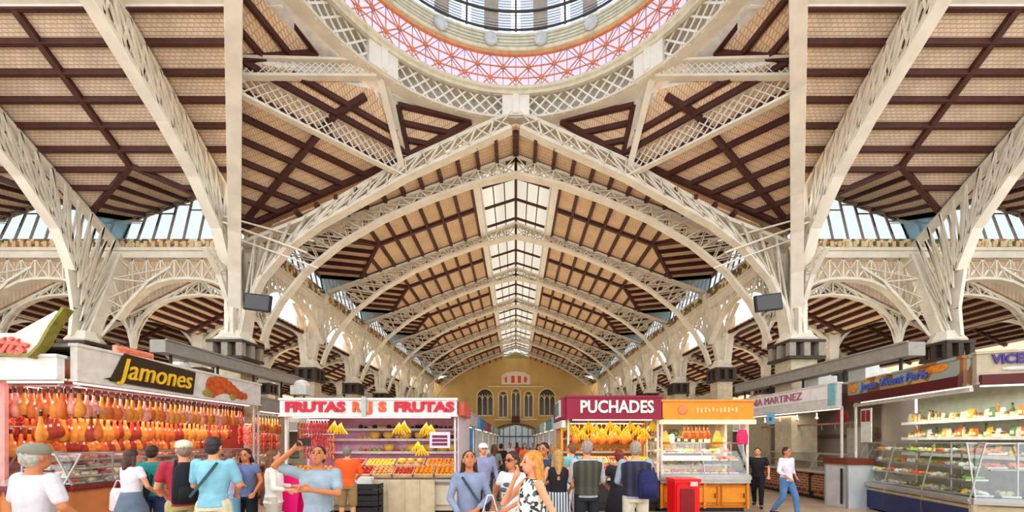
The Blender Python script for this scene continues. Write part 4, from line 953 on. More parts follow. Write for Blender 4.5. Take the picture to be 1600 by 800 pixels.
for i in range(3):
    x = .08+i*.72; a.path([(x, .03, .16), (x+.62, .03, .16), (x+.62, .03, .66), (x, .03, .66), (x, .03, .16)], .03, .03, (0, 1, 0))
pm_ = a.build('panel_moulding', M('dark_orange', S((190, 104, 20)), .5), ora)
for i in range(3): a = MB(); a.bar((.62+i*.72, .0, .36), (.62+i*.72, .0, .48), .02); a.build('handle', darkmetal, pm_)

# ---- closed stall (right)
mar = stall('closed_stall', 'closed stall with bare hooks, empty glass cases and a brick front, right', (9.05, 16.4), -PI/2, 5.0, 2.0, (.8, brickmat), (.88, .07, M('pink_marble', S((190, 170, 156)), .3)), (.5, .9), (2.72, 3.4, fascia_grey), back=M('taupe_back', S((150, 134, 118)), .7, var=.2, scale=1), light=(1, .9, .8), power=14)
a = MB(); a.b2((.2, -.14, 2.98), (4.7, -.1, 3.36)); a.build('sign_panel', M('sign_white', S((236, 230, 226)), .5), mar)
text('NIA MARTINEZ', M('mauve_letter', S((176, 96, 120)), .4), FASC[mar.name], (2.3, -.16, 3.17), .34, .01, width=2.7)
a = MB(); a.b2((4.72, -.16, 2.8), (4.98, -.1, 3.4)); a.build('sign_end', M('teal_panel', S((120, 176, 180)), .5), mar)
a = MB(); a.b2((.1, .7, 2.28), (4.9, .76, 2.34)); a.b2((.1, 1.9, 1.9), (4.9, 1.98, 2.0)); a.build('hook_rail', M('rusty_rail', S((120, 84, 66)), .5), mar)
for i in range(8):
    b_ = MB(); x = .5+i*.56; b_.bar((x, .73, 2.3), (x, .73, 2.18), .02); b_.bar((x, .73, 2.18), (x+.04, .73, 2.13), .02); b_.build('hook', steel, mar)
for i in range(5):
    b_ = MB(); x = .7+i*.9; b_.ball((x, .5, 2.5), .05); b_.bar((x, .5, 2.54), (x, .5, 2.68), .03); b_.build('bulb', M('bulb', S((244, 236, 220)), .3), mar)
a = MB(); a.b2((3.1, 1.7, 1.0), (3.9, 1.98, 2.2)); a.build('cupboard', M('grey_cupboard', S((168, 158, 146)), .5), mar)

# ---- glass fronted stall (far right)
paint = patchmat('painted_fascia', [S((150, 96, 50)), S((168, 140, 100)), S((120, 80, 50)), S((196, 164, 110)), S((150, 160, 150))], 2.2)
vr = math.radians(-102.2)
vic = stall('grocery_stall', 'grocery stall with a painted brown and blue sign and curved glass counters, right', (9.35, 11.35), vr, 3.70, 1.5, (.64, M('tan_base', S((176, 158, 124)), .5)), (.72, .12, steel), (1.02, .75), (2.85, 3.38, paint), back=M('pale_green_back', S((196, 202, 180)), .5), light=(1, .97, .85), power=26, shelves=(1.45, 1.85, 2.25), side=False, posts_=(True, False))
a = MB(); a.b2((0, -.2, 2.82), (3.72, -.1, 3.02)); a.build('red_valance', M('dark_red_valance', S((84, 20, 22)), .5), vic)
text('Jesus Vicent Peris', M('blue_letter', S((70, 96, 180)), .4), FASC[vic.name], (1.75, -.15, 3.2), .27, .01, .15, width=2.3, bold=.006)
a = MB(); a.ball((.25, -.13, 3.2), (.18, .02, .12)); a.ball((3.1, -.13, 3.26), (.3, .02, .09)); a.build('painted_baskets', M('basket_orange', S((214, 130, 40)), .5, var=.3, scale=12), vic)
a = MB(); a.b2((.0, .0, 2.72), (3.7, .06, 2.8)); a.build('white_trim', whitep, vic)
a = MB(); a.b2((.1, .02, .05), (3.65, .1, .5)); a.build('navy_kickboard', M('navy', S((34, 44, 84)), .5), vic)
vic2 = stall('grocery_stall', 'end of the grocery stall facing the dome, pale sign with dark blue capitals', (8.6, 7.68), math.radians(-21.6), 3.0, 2.2, (.64, M('tan_base', S((176, 158, 124)), .5)), (.72, .12, steel), (1.02, .75), (2.85, 3.42, M('stone_sign', S((176, 162, 136)), .6)), back=None, light=(1, .97, .85), power=14, side=False, posts_=(False, True))
a = MB(); a.b2((0, -.2, 2.82), (3.0, -.1, 3.0)); a.build('red_valance', M('dark_red_valance', S((84, 20, 22)), .5), vic2)
text('VICENT', M('indigo_letter', S((62, 44, 120)), .4), FASC[vic2.name], (.52, -.15, 3.27), .24, .01, width=.72, bold=.008)
a = MB(); [a.ball((.5+.25*i, -.13, 3.1), (.2, .02, .04)) for i in range(5)]; a.build('painted_fish', M('silver_fish', S((190, 190, 184)), .4), vic2)

# ---- stalls along the central aisle, receding to the far door
far = [  # side, y, len, fascia colour, back colour, label
 (-1, 14.2, 3.2, (206, 196, 200), (196, 160, 150), 'stall with pale shuttered side just behind the lilac fruit stall'),
 (-1, 18.6, 3.6, (80, 140, 190), (190, 180, 150), 'stall with a blue awning on the left of the central aisle'),
 (-1, 23.4, 3.6, (180, 60, 70), (200, 190, 160), 'stall with a red sign on the left of the central aisle'),
 (-1, 28.4, 3.8, (150, 190, 190), (180, 190, 170), 'stall with a pale turquoise sign on the left of the central aisle'),
 (-1, 33.6, 3.8, (220, 210, 190), (180, 160, 140), 'stall with a cream sign on the left of the central aisle'),
 (-1, 39.0, 4.0, (120, 160, 150), (190, 180, 160), 'stall with a green sign last on the left before the far door'),
 (1, 14.2, 3.2, (224, 214, 204), (226, 170, 90), 'stall with a white valance just behind the maroon signed stall'),
 (1, 18.6, 3.6, (120, 170, 180), (200, 190, 170), 'stall with a teal sign on the right of the central aisle'),
 (1, 23.4, 3.6, (236, 236, 230), (190, 190, 180), 'stall with a bright white sign on the right of the central aisle'),
 (1, 28.4, 3.8, (140, 180, 200), (190, 180, 150), 'stall with a light blue sign on the right of the central aisle'),
 (1, 33.6, 3.8, (200, 120, 60), (190, 170, 150), 'stall with an orange sign on the right of the central aisle'),
 (1, 39.0, 4.0, (170, 190, 170), (180, 170, 150), 'stall with a grey green sign last on the right before the far door')]
FAR = []
for i, (s, y, L, fc, bc, lab) in enumerate(far):
    fm = M('far_fascia_%d' % i, S(fc), .5); bk = M('far_back_%d' % i, S(bc), .6)
    if s < 0: o = stall('market_stall', lab, (-1.75, y), PI/2, L, 2.2, (.85, beige), (.92, .06, steel), (.4, .8), (2.35, 2.8, fm), back=bk, power=22, shelves=(1.5,))
    else: o = stall('market_stall', lab, (1.75, y+L), -PI/2, L, 2.2, (.85, beige), (.92, .06, steel), (.4, .8), (2.35, 2.8, fm), back=bk, power=22, shelves=(1.5,))
    a = MB(); x = L+.04 if s > 0 else -.04; a.b2((x-.02, .1, 0), (x+.02, 2.2, 2.8)); a.build('end_panel', fm if i in (1, 6) else whitep, o)
    FAR.append(o)
    area(W(o, (L/2, 1.1, 2.86)), L*.8, 1.2, 70, (1, .80, .56), o.rotation_euler.z, PI)      # warm upward fill, added to brighten the dark far nave

# ---- cable troughs, service boxes above the stalls
for s, p0, p1, nm in ((-1, (-9.1, 10.4, 2.4), (-9.1, 17.2, 2.4), 'left'), (1, (9.4, 9.6, 2.15), (9.4, 17.2, 2.15), 'right')):
    a = MB(); a.bar(V(*p0), V(*p1), .4, .32); a.bar(V(p0[0]-s*.22, p0[1], p0[2]+.17), V(p1[0]-s*.22, p1[1], p1[2]+.17), .05, .04)
    r = thing('cable_trough', 'long grey metal cable trough running above the %s stalls' % nm, 'cable trough', V(*p0)-Vector((0, 0, .2)))
    a.build('trough', grey, r, True); a = MB()
    for i in range(5):
        y = p0[1]+.4+i*1.7; a.bar(V(p0[0], y, 1.1 if 0 else 1.62), V(p0[0], y, p0[2]-.15), .05)
    a.build('support_legs', darkmetal, r, True)
acm = M('ac_unit', S((214, 214, 204)), .5)
for x, y, z, lab in ((-10.0, 12.2, 3.55, 'white domed vent unit on the ham stall roof'), (-8.3, 15.9, 3.55, 'grey white vent unit behind the ham stall roof'), (9.9, 13.3, 3.5, 'pale green service box on the closed stall roof'), (10.2, 11.9, 3.5, 'white service box on the closed stall roof nearest the grocery stall')):
    r = thing('vent_unit', lab, 'vent unit', (x, y, z)); a = MB(); a.b2((-.3, -.3, 0), (.3, .3, .35)); a.build('housing', acm, r); a = MB(); a.lathe([(.28, .35), (.27, .45), (.18, .56), (.001, .6)], n=14); a.build('cap', whitep, r)
r = thing('roof_sign', 'small pink and orange sign box standing on the ham stall roof', 'sign', (-8.7, 9.3, 3.5)); a = MB(); a.b2((-.02, -.45, 0), (.08, .45, .36)); a.build('box', M('salmon_sign', S((236, 150, 120)), .5, var=.25, scale=6), r); a = MB(); a.b2((.08, -.4, .06), (.1, .4, .3)); a.build('face', M('salmon_face', S((240, 120, 80)), .5, var=.3, scale=8), r)
a = MB(); a.b2((-11.2, 7.05, 3.2+.3), (-7.85, 7.2, 3.55)) if 0 else None

for s_ in (-1, 1):
    for y_ in (18.5, 26, 34, 42): area((s_*13.0, y_, 3.2), 3, 3, 90, (1, .84, .64), 0, PI)     # upward fill lights added over the aisle stalls, no fittings there
    for k, y_ in enumerate((17.5, 25, 33, 41)):
        o = stall('market_stall', 'plain aisle stall %s back behind the %s nave columns' % (ORD[k], 'left' if s_ < 0 else 'right'), (s_*13.0-2.2, y_-2), 0, 4.4, 3.6, (.85, beige), (.92, .06, steel), None, (2.35, 2.8, fascia_grey), back=M('far_back_1', S((190, 180, 150)), .6), power=8)

a = MB(); a.b2((1.9, 1.3, 0), (3.0, 1.38, 3.4)); a.build('back_wall', M('pale_green_back', S((196, 202, 180)), .5), vic2)
a = MB(); [a.b2((1.9, 1.0, z-.03), (3.0, 1.3, z)) for z in (1.45, 1.85, 2.25)]; a.build('shelf', whitep, vic2)
for i, (s_, x_, y_, nm) in enumerate(((1, 12.6, 8.2, 'plain transept stall right of the grocery stall'), (1, 17.6, 8.4, 'plain transept stall farthest out on the right'), (-1, -16.2, 7.4, 'plain transept stall left of the ham stall'), (-1, -21.2, 7.6, 'plain transept stall farthest out on the left'))):
    stall('market_stall', nm, (x_, y_), 0, 4.4, 2.4, (.85, beige), (.92, .06, steel), (.4, .8), (2.6, 3.1, fascia_grey), back=M('far_back_1', S((190, 180, 150)), .6), power=15, shelves=(1.5,))
# ================================================================== GOODS
random.seed(11)

hamm = [M('ham_gold', S((224, 140, 52)), .45, var=.3, scale=5), M('ham_orange', S((210, 104, 40)), .45, var=.3, scale=5), M('ham_red', S((160, 56, 34)), .45, var=.3, scale=5), M('ham_pink', S((226, 150, 132)), .45, var=.3, scale=7)]
hoofm = M('hoof_dark', S((60, 40, 30)), .5); fatm = M('pale_wrap', S((238, 214, 200)), .5)
def ham_proto(mat, L=.62):
    r = thing('cured_ham', 'cured ham', 'ham', (0, 0, -50)); a = smooth(MB())
    a.sect([(-.1, .03, .028, 0, 0), (-.2, .036, .032, 0, 0), (-.3, .07, .05, .008, 0), (-.42, .115, .075, .02, 0), (-.52, .12, .08, .02, 0), (-.6, .085, .06, .01, 0), (-.63, .03, .02, 0, 0)], 9)
    a.v = [Vector((v.x, v.y, v.z*L/.63)) for v in a.v]; a.build('meat', mat, r)
    a = MB(); a.sect([(-.1*L/.63, .031, .028, 0, 0), (-.04, .026, .022, 0, 0), (0, .032, .02, 0, 0)], 7); a.build('hoof', hoofm, r)
    a = MB(); a.bar((0, 0, -.05), (0, 0, .07), .012); a.build('cord', fatm, r); a = MB(); a.box((0, -.085, -.3), (.04, .012, .06)); a.build('tag', fatm, r); return r
hp = [ham_proto(m) for m in hamm]
def sausage_proto(mat, name='sausage_string', lab='sausage'):
    r = thing(name, lab, 'sausage', (0, 0, -50)); a = smooth(MB()); z = 0
    for i in range(4): a.cap((.012*(-1)**i, 0, z-.03), (-.012*(-1)**i, 0, z-.12), .02, .022, 7); z -= .14
    a.build('links', mat, r); a = MB(); a.bar((0, 0, 0), (0, 0, .06), .01); a.build('cord', fatm, r); return r
sp = [sausage_proto(M('chorizo', S((176, 40, 24)), .4)), sausage_proto(M('orange_sausage', S((222, 110, 36)), .4)), sausage_proto(M('pink_sausage', S((226, 110, 96)), .4))]
USED = set()
def put(proto, st, p, label, group, rz=None, sc=None, rot=None):
    loc = W(st, p); base = st.rotation_euler.z
    if rot is not None: rot = (rot[0], rot[1], rot[2]+base)
    o = dup(proto, loc, (base+(rz or 0)) if rot is None else None, label, group, sc, rot); USED.add(proto); return o
def rail(st, x0, x1, y, z):
    a = MB(); a.bar((x0, y, z), (x1, y, z), .03); a.build('hanging_rail', steel, st)
def hang(st, protos, x0, x1, y, z, step, label, group, sc=1.):
    rail(st, x0, x1, y, z+.06*sc); x = x0+step/2
    while x < x1:
        put(random.choice(protos), st, (x, y+random.uniform(-.015, .015), z), label, group, random.uniform(-.5, .5), sc*random.uniform(.9, 1.08)); x += step*random.uniform(.9, 1.1)
G = 'cured hams hanging in the ham stall'
hang(ham, [hp[0], hp[1], hp[3]], .1, 5.0, .35, 2.74, .135, 'golden cured ham hanging in the top row of the long ham stall', G, .85)
hang(ham, [hp[0], hp[1], hp[0], hp[2]], .1, 5.0, .75, 2.32, .135, 'orange cured ham hanging in the middle row of the long ham stall', G, .85)
hang(ham, [hp[0], hp[1], hp[2]], .1, 5.0, 1.3, 2.0, .14, 'cured ham hanging in the low inner row of the long ham stall', G, .85)
hang(ham, [hp[3], hp[3], hp[2]], .1, 5.0, 1.2, 2.74, .16, 'pale pink wrapped ham in the high inner row of the long ham stall', G, .85)
hang(ham2, [hp[0], hp[1], hp[3]], .9, 3.5, .35, 2.74, .135, 'golden cured ham in the top row at the front end of the ham stall', G, .85)
hang(ham2, [hp[0], hp[1], hp[2]], .9, 3.5, .8, 2.3, .14, 'dark cured ham in the lower row at the front end of the ham stall', G, .85)
hang(rack, [hp[0], hp[1]], .1, 1.65, .3, 2.6, .17, 'orange ham hanging high in the narrow charcuterie stall', 'hams in the narrow charcuterie stall', .9)
hang(rack, sp, .08, 1.65, .35, 2.0, .07, 'red sausage string in the narrow charcuterie stall', 'sausages in the narrow charcuterie stall')
hang(rack, sp[:1]+sp[2:], .08, 1.65, .7, 2.25, .08, 'red sausage string at the back of the narrow charcuterie stall', 'sausages in the narrow charcuterie stall')
hang(ham, sp, .1, 5.0, 1.7, 2.3, .07, 'sausage string hanging low at the back of the long ham stall', 'sausages in the long ham stall')
hang(fru, [sp[0]], .05, .85, .5, 2.25, .07, 'dark red dried pepper string hanging at the left of the fruit stall', 'dried pepper strings in the fruit stall')
hang(fru, [sp[0], sp[1]], .05, .85, .8, 1.9, .08, 'red dried pepper string hanging lower at the left of the fruit stall', 'dried pepper strings in the fruit stall')

# fruit
def fruit(name, mat, r, lab, sh=(1, 1, 1), stem=True):
    t = thing(name, lab, 'fruit', (0, 0, -50)); a = smooth(MB()); a.ball((0, 0, r*sh[2]), (r*sh[0], r*sh[1], r*sh[2]), 10, 7)
    a.v = [Vector((v.x, v.y, v.z-(.25*r if v.z > 1.9*r*sh[2] else 0))) for v in a.v]; a.build('flesh', mat, t)
    if stem: s_ = MB(); s_.bar((0, 0, 2*r*sh[2]-.3*r), (.004, 0, 2*r*sh[2]+.01), .006); s_.build('stem', M('stem_green', S((90, 90, 40)), .6), t)
    return t
orange_f = fruit('orange', M('orange_peel', S((244, 146, 24)), .4, bump=.1, scale=60), .042, 'orange'); lemon_f = fruit('lemon', M('lemon_peel', S((246, 214, 50)), .4), .036, 'lemon', (1.3, .9, .9))
apple_r = fruit('apple', M('red_apple', S((196, 44, 36)), .3), .04, 'apple'); apple_g = fruit('apple', M('green_apple', S((150, 180, 60)), .3), .04, 'apple')
peach_f = fruit('peach', M('peach_skin', S((244, 170, 100)), .5), .04, 'peach'); plum_f = fruit('plum', M('plum_skin', S((90, 40, 70)), .35), .03, 'plum')
melon_f = fruit('melon', M('melon_skin', S((226, 190, 80)), .4, var=.25), .085, 'melon', (1.25, 1, 1)); tom_f = fruit('tomato', M('tomato_skin', S((214, 50, 30)), .3), .036, 'tomato', (1, 1, .8))
aub_f = fruit('avocado', M('avocado_skin', S((44, 40, 44)), .35), .042, 'avocado', (1, .8, 1.1))
ban = thing('banana_bunch', 'bananas', 'bananas', (0, 0, -50))
for k in range(5):
    a = smooth(MB()); t0 = (k-2)*.32; pts = [Vector((math.sin(t0)*.05*q, -.02-.035*math.sin(q*.7), -.045*q)) for q in range(5)]
    for p, q in zip(pts, pts[1:]): a.cap(p, q, .018, .018, 7)
    a.build('banana', M('banana_skin', S((248, 206, 40)), .4), ban)
a = MB(); a.cap((0, 0, .03), (0, -.01, -.02), .014, .02, 6); a.build('stalk', M('stem_green', S((90, 90, 40)), .6), ban)
cratem = M('crate_wood', S((206, 176, 130)), .7, var=.2); crategr = M('crate_green', S((80, 130, 80)), .5); crateblk = M('crate_black', S((40, 40, 42)), .5); crateyel = M('crate_yellow', S((240, 190, 30)), .5)
def crate(name, loc, w, d, h, mat, label, rz=0, tilt=0, cat='crate', group=None):
    r = thing(name, label, cat, loc, 0, group); r.rotation_euler = (tilt, 0, rz)
    a = MB(); a.b2((0, 0, 0), (w, d, .02)); a.build('bottom', mat, r)
    for nm_, p, q in (('side_board', (0, 0, 0), (w, .015, h)), ('side_board', (0, d-.015, 0), (w, d, h)), ('end_board', (0, 0, 0), (.015, d, h)), ('end_board', (w-.015, 0, 0), (w, d, h))):
        a = MB(); z = 0
        while z < h-.02: a.b2((p[0], p[1], z+.004), (q[0], q[1], min(h, z+h/2-.006))); z += h/2
        a.build(nm_, mat, r)
    return r
def crate_of(st, x, y, z, w, d, proto, sp_, name, tilt=.3, rim=cratem, layers=2):
    nm = proto.name.split('.')[0].replace('_', ' ')
    c = crate('fruit_crate', W(st, (x, y, z)), w, d, .1, rim, 'shallow crate of %s, %s' % (nm+('es' if nm in ('peach', 'tomato') else 's'), name), st.rotation_euler.z, tilt, group=None)
    R = Matrix.Rotation(tilt, 3, 'X'); k = 0
    for l in range(layers):
        nx = max(1, int(w/sp_)-l); ny = max(1, int(d/sp_)-l)
        for i in range(nx):
            for j in range(ny):
                p = R @ Vector((w*(i+.5+l*.0)/nx, d*(j+.5)/ny, .025+l*sp_*.72+random.uniform(0, .01)))
                put(proto, st, (x+p.x, y+p.y, z+p.z), '%s heaped %s' % (nm, name), nm+' fruit '+name, sc=random.uniform(.9, 1.05), rz=random.uniform(0, 6)); k += 1
    return k
fl = [(orange_f, .088), (peach_f, .085), (lemon_f, .09), (apple_r, .085), (peach_f, .085), (tom_f, .08), (orange_f, .088), (orange_f, .088)]
pos = ['far left of the lilac fruit stall', 'second from left in lilac fruit stall', 'third from left in lilac fruit stall', 'fourth from left in lilac fruit stall', 'mid counter of the lilac fruit stall', 'right of middle in lilac fruit stall', 'second from right in lilac fruit stall', 'right end of the lilac fruit stall']
for i, (p, s_) in enumerate(fl): crate_of(fru, .06+i*.505, .08, .9, .47, .36, p, s_, pos[i], .42)
pos2 = ['upper left tier of the lilac fruit stall', 'upper middle tier of the lilac fruit stall', 'upper right tier of the lilac fruit stall', 'upper end tier of the lilac fruit stall']
for i, (p, s_) in enumerate([(apple_r, .085), (lemon_f, .09), (melon_f, .2), (orange_f, .088)]): crate_of(fru, 1.0+i*.76, .52, 1.1, .7, .36, p, s_, pos2[i], .42, layers=1)
for sh, z, ps in (('lowest', 1.46, [tom_f, apple_g, melon_f]), ('middle', 1.83, [lemon_f, melon_f, aub_f, peach_f]), ('top', 2.13, [aub_f, lemon_f, plum_f])):
    x = .95
    while x < 4.0:
        p = random.choice(ps); put(p, fru, (x, 2.35, z), '%s lined up on the %s shelf of the lilac fruit stall' % (p.name.split('.')[0], sh), 'fruit on the %s shelf of the lilac fruit stall' % sh, sc=1.6); x += .26 if p is melon_f else .14
for i, (x, z) in enumerate([(1.0, 2.24), (1.16, 2.2), (2.62, 2.2), (2.75, 2.24), (3.3, 2.2), (3.42, 2.16), (3.1, 1.75), (3.2, 1.66)]): put(ban, fru, (x, .5, z), 'yellow banana bunch hanging in the lilac fruit stall', 'banana bunches in the lilac fruit stall', sc=1.3)
pk = ['left end of the maroon signed stall', 'left middle of the maroon signed stall', 'right middle of the maroon signed stall', 'right end of the maroon signed stall']
for i, (p, s_) in enumerate([(lemon_f, .09), (tom_f, .08), (apple_r, .085), (orange_f, .088)]):
    crate_of(puc, .05+i*.56, .05, .9, .52, .4, p, s_, pk[i], .42); crate_of(puc, .05+i*.56, .5, 1.15, .52, .34, [orange_f, peach_f, tom_f, lemon_f][i], .086, 'upper step, '+pk[i], .42, layers=1)
for i in range(13): put(ban, puc, (.05+i*.18, .3+.1*(i % 2), 2.28-.1*(i % 3)), 'yellow banana bunch hanging under the maroon sign', 'banana bunches under the maroon sign', sc=1.3)
hang(puc, [sp[1], hp[1]], .1, 2.2, .8, 2.2, .12, 'orange dried gourd and pepper string hanging in the maroon signed stall', 'orange strings in the maroon signed stall', .8)
for z, sh in ((1.46, 'lower'), (1.86, 'upper')):
    for i in range(16): p = random.choice([orange_f, lemon_f, apple_r, peach_f]); put(p, puc, (.12+i*.135, 2.35, z), '%s on the %s back shelf of the maroon signed stall' % (p.name.split('.')[0], sh), 'fruit on the %s shelf of the maroon signed stall' % sh, sc=1.4)

# jars, bottles, packets, trays
def jar_proto(mat, lidm, h=.14, r=.045, name='jar', cat='jar'):
    t = thing(name, name, cat, (0, 0, -50)); a = smooth(MB()); a.lathe([(.001, 0), (r, 0), (r, h*.75), (r*.75, h*.88), (r*.75, h*.9)], n=10); a.build('body', mat, t)
    a = MB(); a.lathe([(r*.8, h*.88), (r*.8, h), (.001, h)], n=10); a.build('lid', lidm, t); a = MB(); a.lathe([(r*1.02, h*.2), (r*1.02, h*.6)], n=10); a.build('label_band', M('jar_label', S((232, 222, 190)), .5), t); return t
def bottle_proto(mat, capm):
    t = thing('bottle', 'bottle', 'bottle', (0, 0, -50)); a = smooth(MB()); a.lathe([(.001, 0), (.036, 0), (.036, .16), (.014, .22), (.013, .27)], n=10); a.build('body', mat, t)
    a = MB(); a.lathe([(.016, .25), (.016, .285), (.001, .285)], n=8); a.build('cap', capm, t); a = MB(); a.lathe([(.037, .04), (.037, .12)], n=10); a.build('label_band', M('jar_label', S((232, 222, 190)), .5), t); return t
def packet_proto(mat):
    t = thing('packet', 'packet', 'packet', (0, 0, -50)); a = MB(); a.sect([(0, .07, .03, 0, 0), (.1, .075, .035, 0, 0), (.2, .06, .02, 0, 0), (.22, .065, .006, 0, 0)], 8); a.build('bag', mat, t)
    a = MB(); a.box((0, -.035, .1), (.07, .006, .06)); a.build('label_patch', M('jar_label', S((232, 222, 190)), .5), t); return t
jars = [jar_proto(M('honey', S((222, 160, 40)), .2), M('gold_lid', S((206, 170, 70)), .3, .5)), jar_proto(M('olive_jar', S((120, 130, 50)), .2), M('red_lid', S((180, 30, 30)), .4)), jar_proto(M('red_jar', S((170, 50, 30)), .2), whitep)]
bots = [bottle_proto(M('oil_green', S((84, 96, 40)), .15), darkmetal), bottle_proto(M('amber', S((190, 120, 30)), .15), M('gold_lid', S((206, 170, 70)), .3, .5)), bottle_proto(M('clear_juice', S((240, 220, 170)), .2), M('red_lid', S((180, 30, 30)), .4))]
pks = [packet_proto(M('yellow_bag', S((240, 196, 60)), .4)), packet_proto(M('orange_bag', S((232, 120, 40)), .4)), packet_proto(M('green_bag', S((110, 150, 90)), .4)), packet_proto(M('white_bag', S((226, 222, 212)), .4))]
def row(st, L, y, z, protos, where, step=.14, x0=.1):
    x = x0
    while x < L-.05:
        p = random.choice(protos); n = p.name.split('.')[0]; put(p, st, (x, y, z), '%s standing on the %s' % (n, where), 'goods on the %s' % where, sc=random.uniform(.9, 1.15)); x += step*random.uniform(.85, 1.3)
for z, sh in ((1.45, 'lower'), (1.85, 'middle'), (2.25, 'top')):
    row(vic, 3.6, 1.28, z, jars+bots+pks, '%s shelf of the painted sign grocery stall' % sh, .1); pass
row(ora, 2.1, 2.35, 1.5, jars+bots+pks, 'lower back shelf of the orange signed stall'); row(ora, 2.1, 2.35, 1.9, pks+jars, 'upper back shelf of the orange signed stall')
row(ora, 2.1, .65, 1.73, jars+bots[:2]+pks[3:], 'glass case top of the orange signed stall', .2)
for i in range(7): hang_o = put(hp[0] if i % 2 else hp[1], ora, (.75+i*.1, .4, 2.2), 'orange cured piece hanging in the orange signed stall', 'orange pieces hanging in the orange signed stall', sc=.6)
for x, lab in ((.13, 'golden net bag hanging at the left of the orange signed stall'), (1.45, 'golden net bag hanging right of the middle of the orange signed stall')):
    r = thing('hanging_bag', lab, 'bag', W(ora, (x, .1, 1.62))); a = smooth(MB()); a.sect([(0, .05, .05, 0, 0), (.02, .12, .12, 0, 0), (.2, .12, .12, 0, 0), (.38, .05, .05, 0, 0), (.42, .03, .03, 0, 0)], 12); a.build('bag', M('gold_bag', S((244, 190, 70)), .4, var=.2, scale=8), r); a = MB(); a.bar((0, 0, .4), (0, 0, .62), .012); a.lathe([(.122, .08), (.122, .14)], n=12); a.build('cord_and_band', M('dark_gold', S((170, 110, 30)), .5), r)
r = thing('shopping_bag', 'magenta bag hanging at the right end of the orange signed stall', 'bag', W(ora, (2.05, .05, 1.7))); a = MB(); a.sect([(0, .13, .05, 0, 0), (.02, .14, .07, 0, 0), (.22, .15, .06, 0, 0), (.36, .1, .03, 0, 0)], 10); a.build('bag', M('magenta_bag', S((206, 30, 90)), .4), r); a = MB(); a.path([(-.07, 0, .35), (-.04, 0, .62), (.04, 0, .62), (.07, 0, .35)], .02); a.build('handle', M('pink_ribbon', S((226, 130, 180)), .4), r)
trm = M('steel_tray', S((200, 200, 196)), .3, .6)
def tray(st, x, y, z, col, kind, where, w=.26, d=.3, var=.25):
    r = thing('food_tray', 'tray of %s, %s' % (kind, where), 'tray', W(st, (x, y, z)), st.rotation_euler.z)
    a = MB(); a.b2((-w/2, -d/2, 0), (w/2, d/2, .012)); a.path([(-w/2, -d/2, .02), (w/2, -d/2, .02), (w/2, d/2, .02), (-w/2, d/2, .02), (-w/2, -d/2, .02)], .01, .03); a.build('tray', trm, r)
    a = smooth(MB())
    for i in range(14): a.ball((random.uniform(-w*.36, w*.36), random.uniform(-d*.36, d*.36), .03+random.uniform(0, .05)), (random.uniform(.04, .065), random.uniform(.035, .06), random.uniform(.03, .05)), 7, 5)
    f = a.build('food', M('food_%d_%d_%d' % col, S(col), .5, var=var, scale=14), r); f['kind'] = 'stuff'
meat = [((196, 60, 60), 'red beef cuts'), ((228, 150, 140), 'pink pork cuts'), ((236, 200, 150), 'pale cheeses'), ((206, 110, 60), 'sliced sausage'), ((240, 214, 180), 'white pudding'), ((150, 40, 40), 'dark cured meat')]
veg = [((244, 190, 70), 'yellow pastries'), ((150, 190, 80), 'green salad'), ((214, 70, 40), 'red peppers'), ((240, 220, 180), 'cream cheeses'), ((236, 140, 50), 'orange pies'), ((250, 220, 110), 'golden bakes')]
fish = [((206, 200, 190), 'silver fish'), ((226, 120, 60), 'orange prawns'), ((180, 170, 130), 'green olives'), ((230, 226, 214), 'white salt cod'), ((120, 110, 90), 'dark mussels'), ((196, 170, 120), 'smoked fish')]
places = ['far left', 'left', 'left middle', 'middle', 'right middle', 'right', 'far right', 'near end', 'outer end', 'last bay', 'end bay', 'corner bay', 'rear bay', 'inner bay']
def fill(st, L, z, zz, kinds, where, step=.34):
    n = int((L-.1)/step)
    for lvl, (y, z_) in enumerate(((.3, z+.01), (.62, zz+.02))):
        for i in range(n):
            c, k = kinds[(i*2+lvl*3) % len(kinds)]
            tray(st, .2+i*(L-.3)/n, y, z_, c, k, '%s of %s tier, %s' % (places[i % 14], ('lower', 'upper')[lvl], where), d=.36 if lvl == 0 else .3)
fill(ham, 5.1, 1.0, 1.275, meat, 'long ham case'); fill(ham, 5.1, 1.12, 1.4, meat[2:]+meat[:2], 'ham case racks', .3); fill(ham2, 3.5, 1.0, 1.275, meat, 'front ham case', .5); fill(rack, 1.7, 1.0, 1.2, meat, 'narrow ham case', .5)
fill(ora, 2.2, .95, 1.12, veg, 'orange stall case', .24); fill(ora, 2.2, 1.28, 1.44, veg[2:]+meat[2:4], 'orange stall racks', .24); fill(vic, 3.7, .72, 1.23, fish+veg[:2], 'grocery case', .28); fill(vic, 3.7, 1.0, 1.5, veg[1:]+fish, 'grocery case racks', .28); fill(vic2, 1.8, .72, 1.23, fish, 'end grocery case', .4)
for i in range(3): tray(mar, .8+i*1.5, .3, .89, (150, 140, 126), 'leftover grey fittings', '%s of the closed stall case' % places[i*2], .6)
# goods on the far stalls
for i, o in enumerate(FAR):
    L = far[i][2]; ps = [orange_f, lemon_f, apple_r, apple_g, tom_f, melon_f]
    for q in range(int(L/.42)):
        p = ps[(q+i) % 6]; nm = p.name.split('.')[0]
        for k in range(3): put(p, o, (.3+q*.4+.1*(k-1), .35+.05*(k % 2), .93), '%s displayed on the %s' % (nm, far[i][5].split(' the ')[0]), 'fruit on the %s' % far[i][5].split(' the ')[0], sc=1.3)
    row(o, L, 2.0, 1.5, jars+pks, 'shelf of the '+' '.join(far[i][5].split()[:6]), .4)
for p in hp+sp+[orange_f, lemon_f, apple_r, apple_g, peach_f, plum_f, melon_f, tom_f, aub_f, ban]+jars+bots+pks:      # the originals were only patterns
    for c in list(p.children): bpy.data.objects.remove(c)
    bpy.data.objects.remove(p)

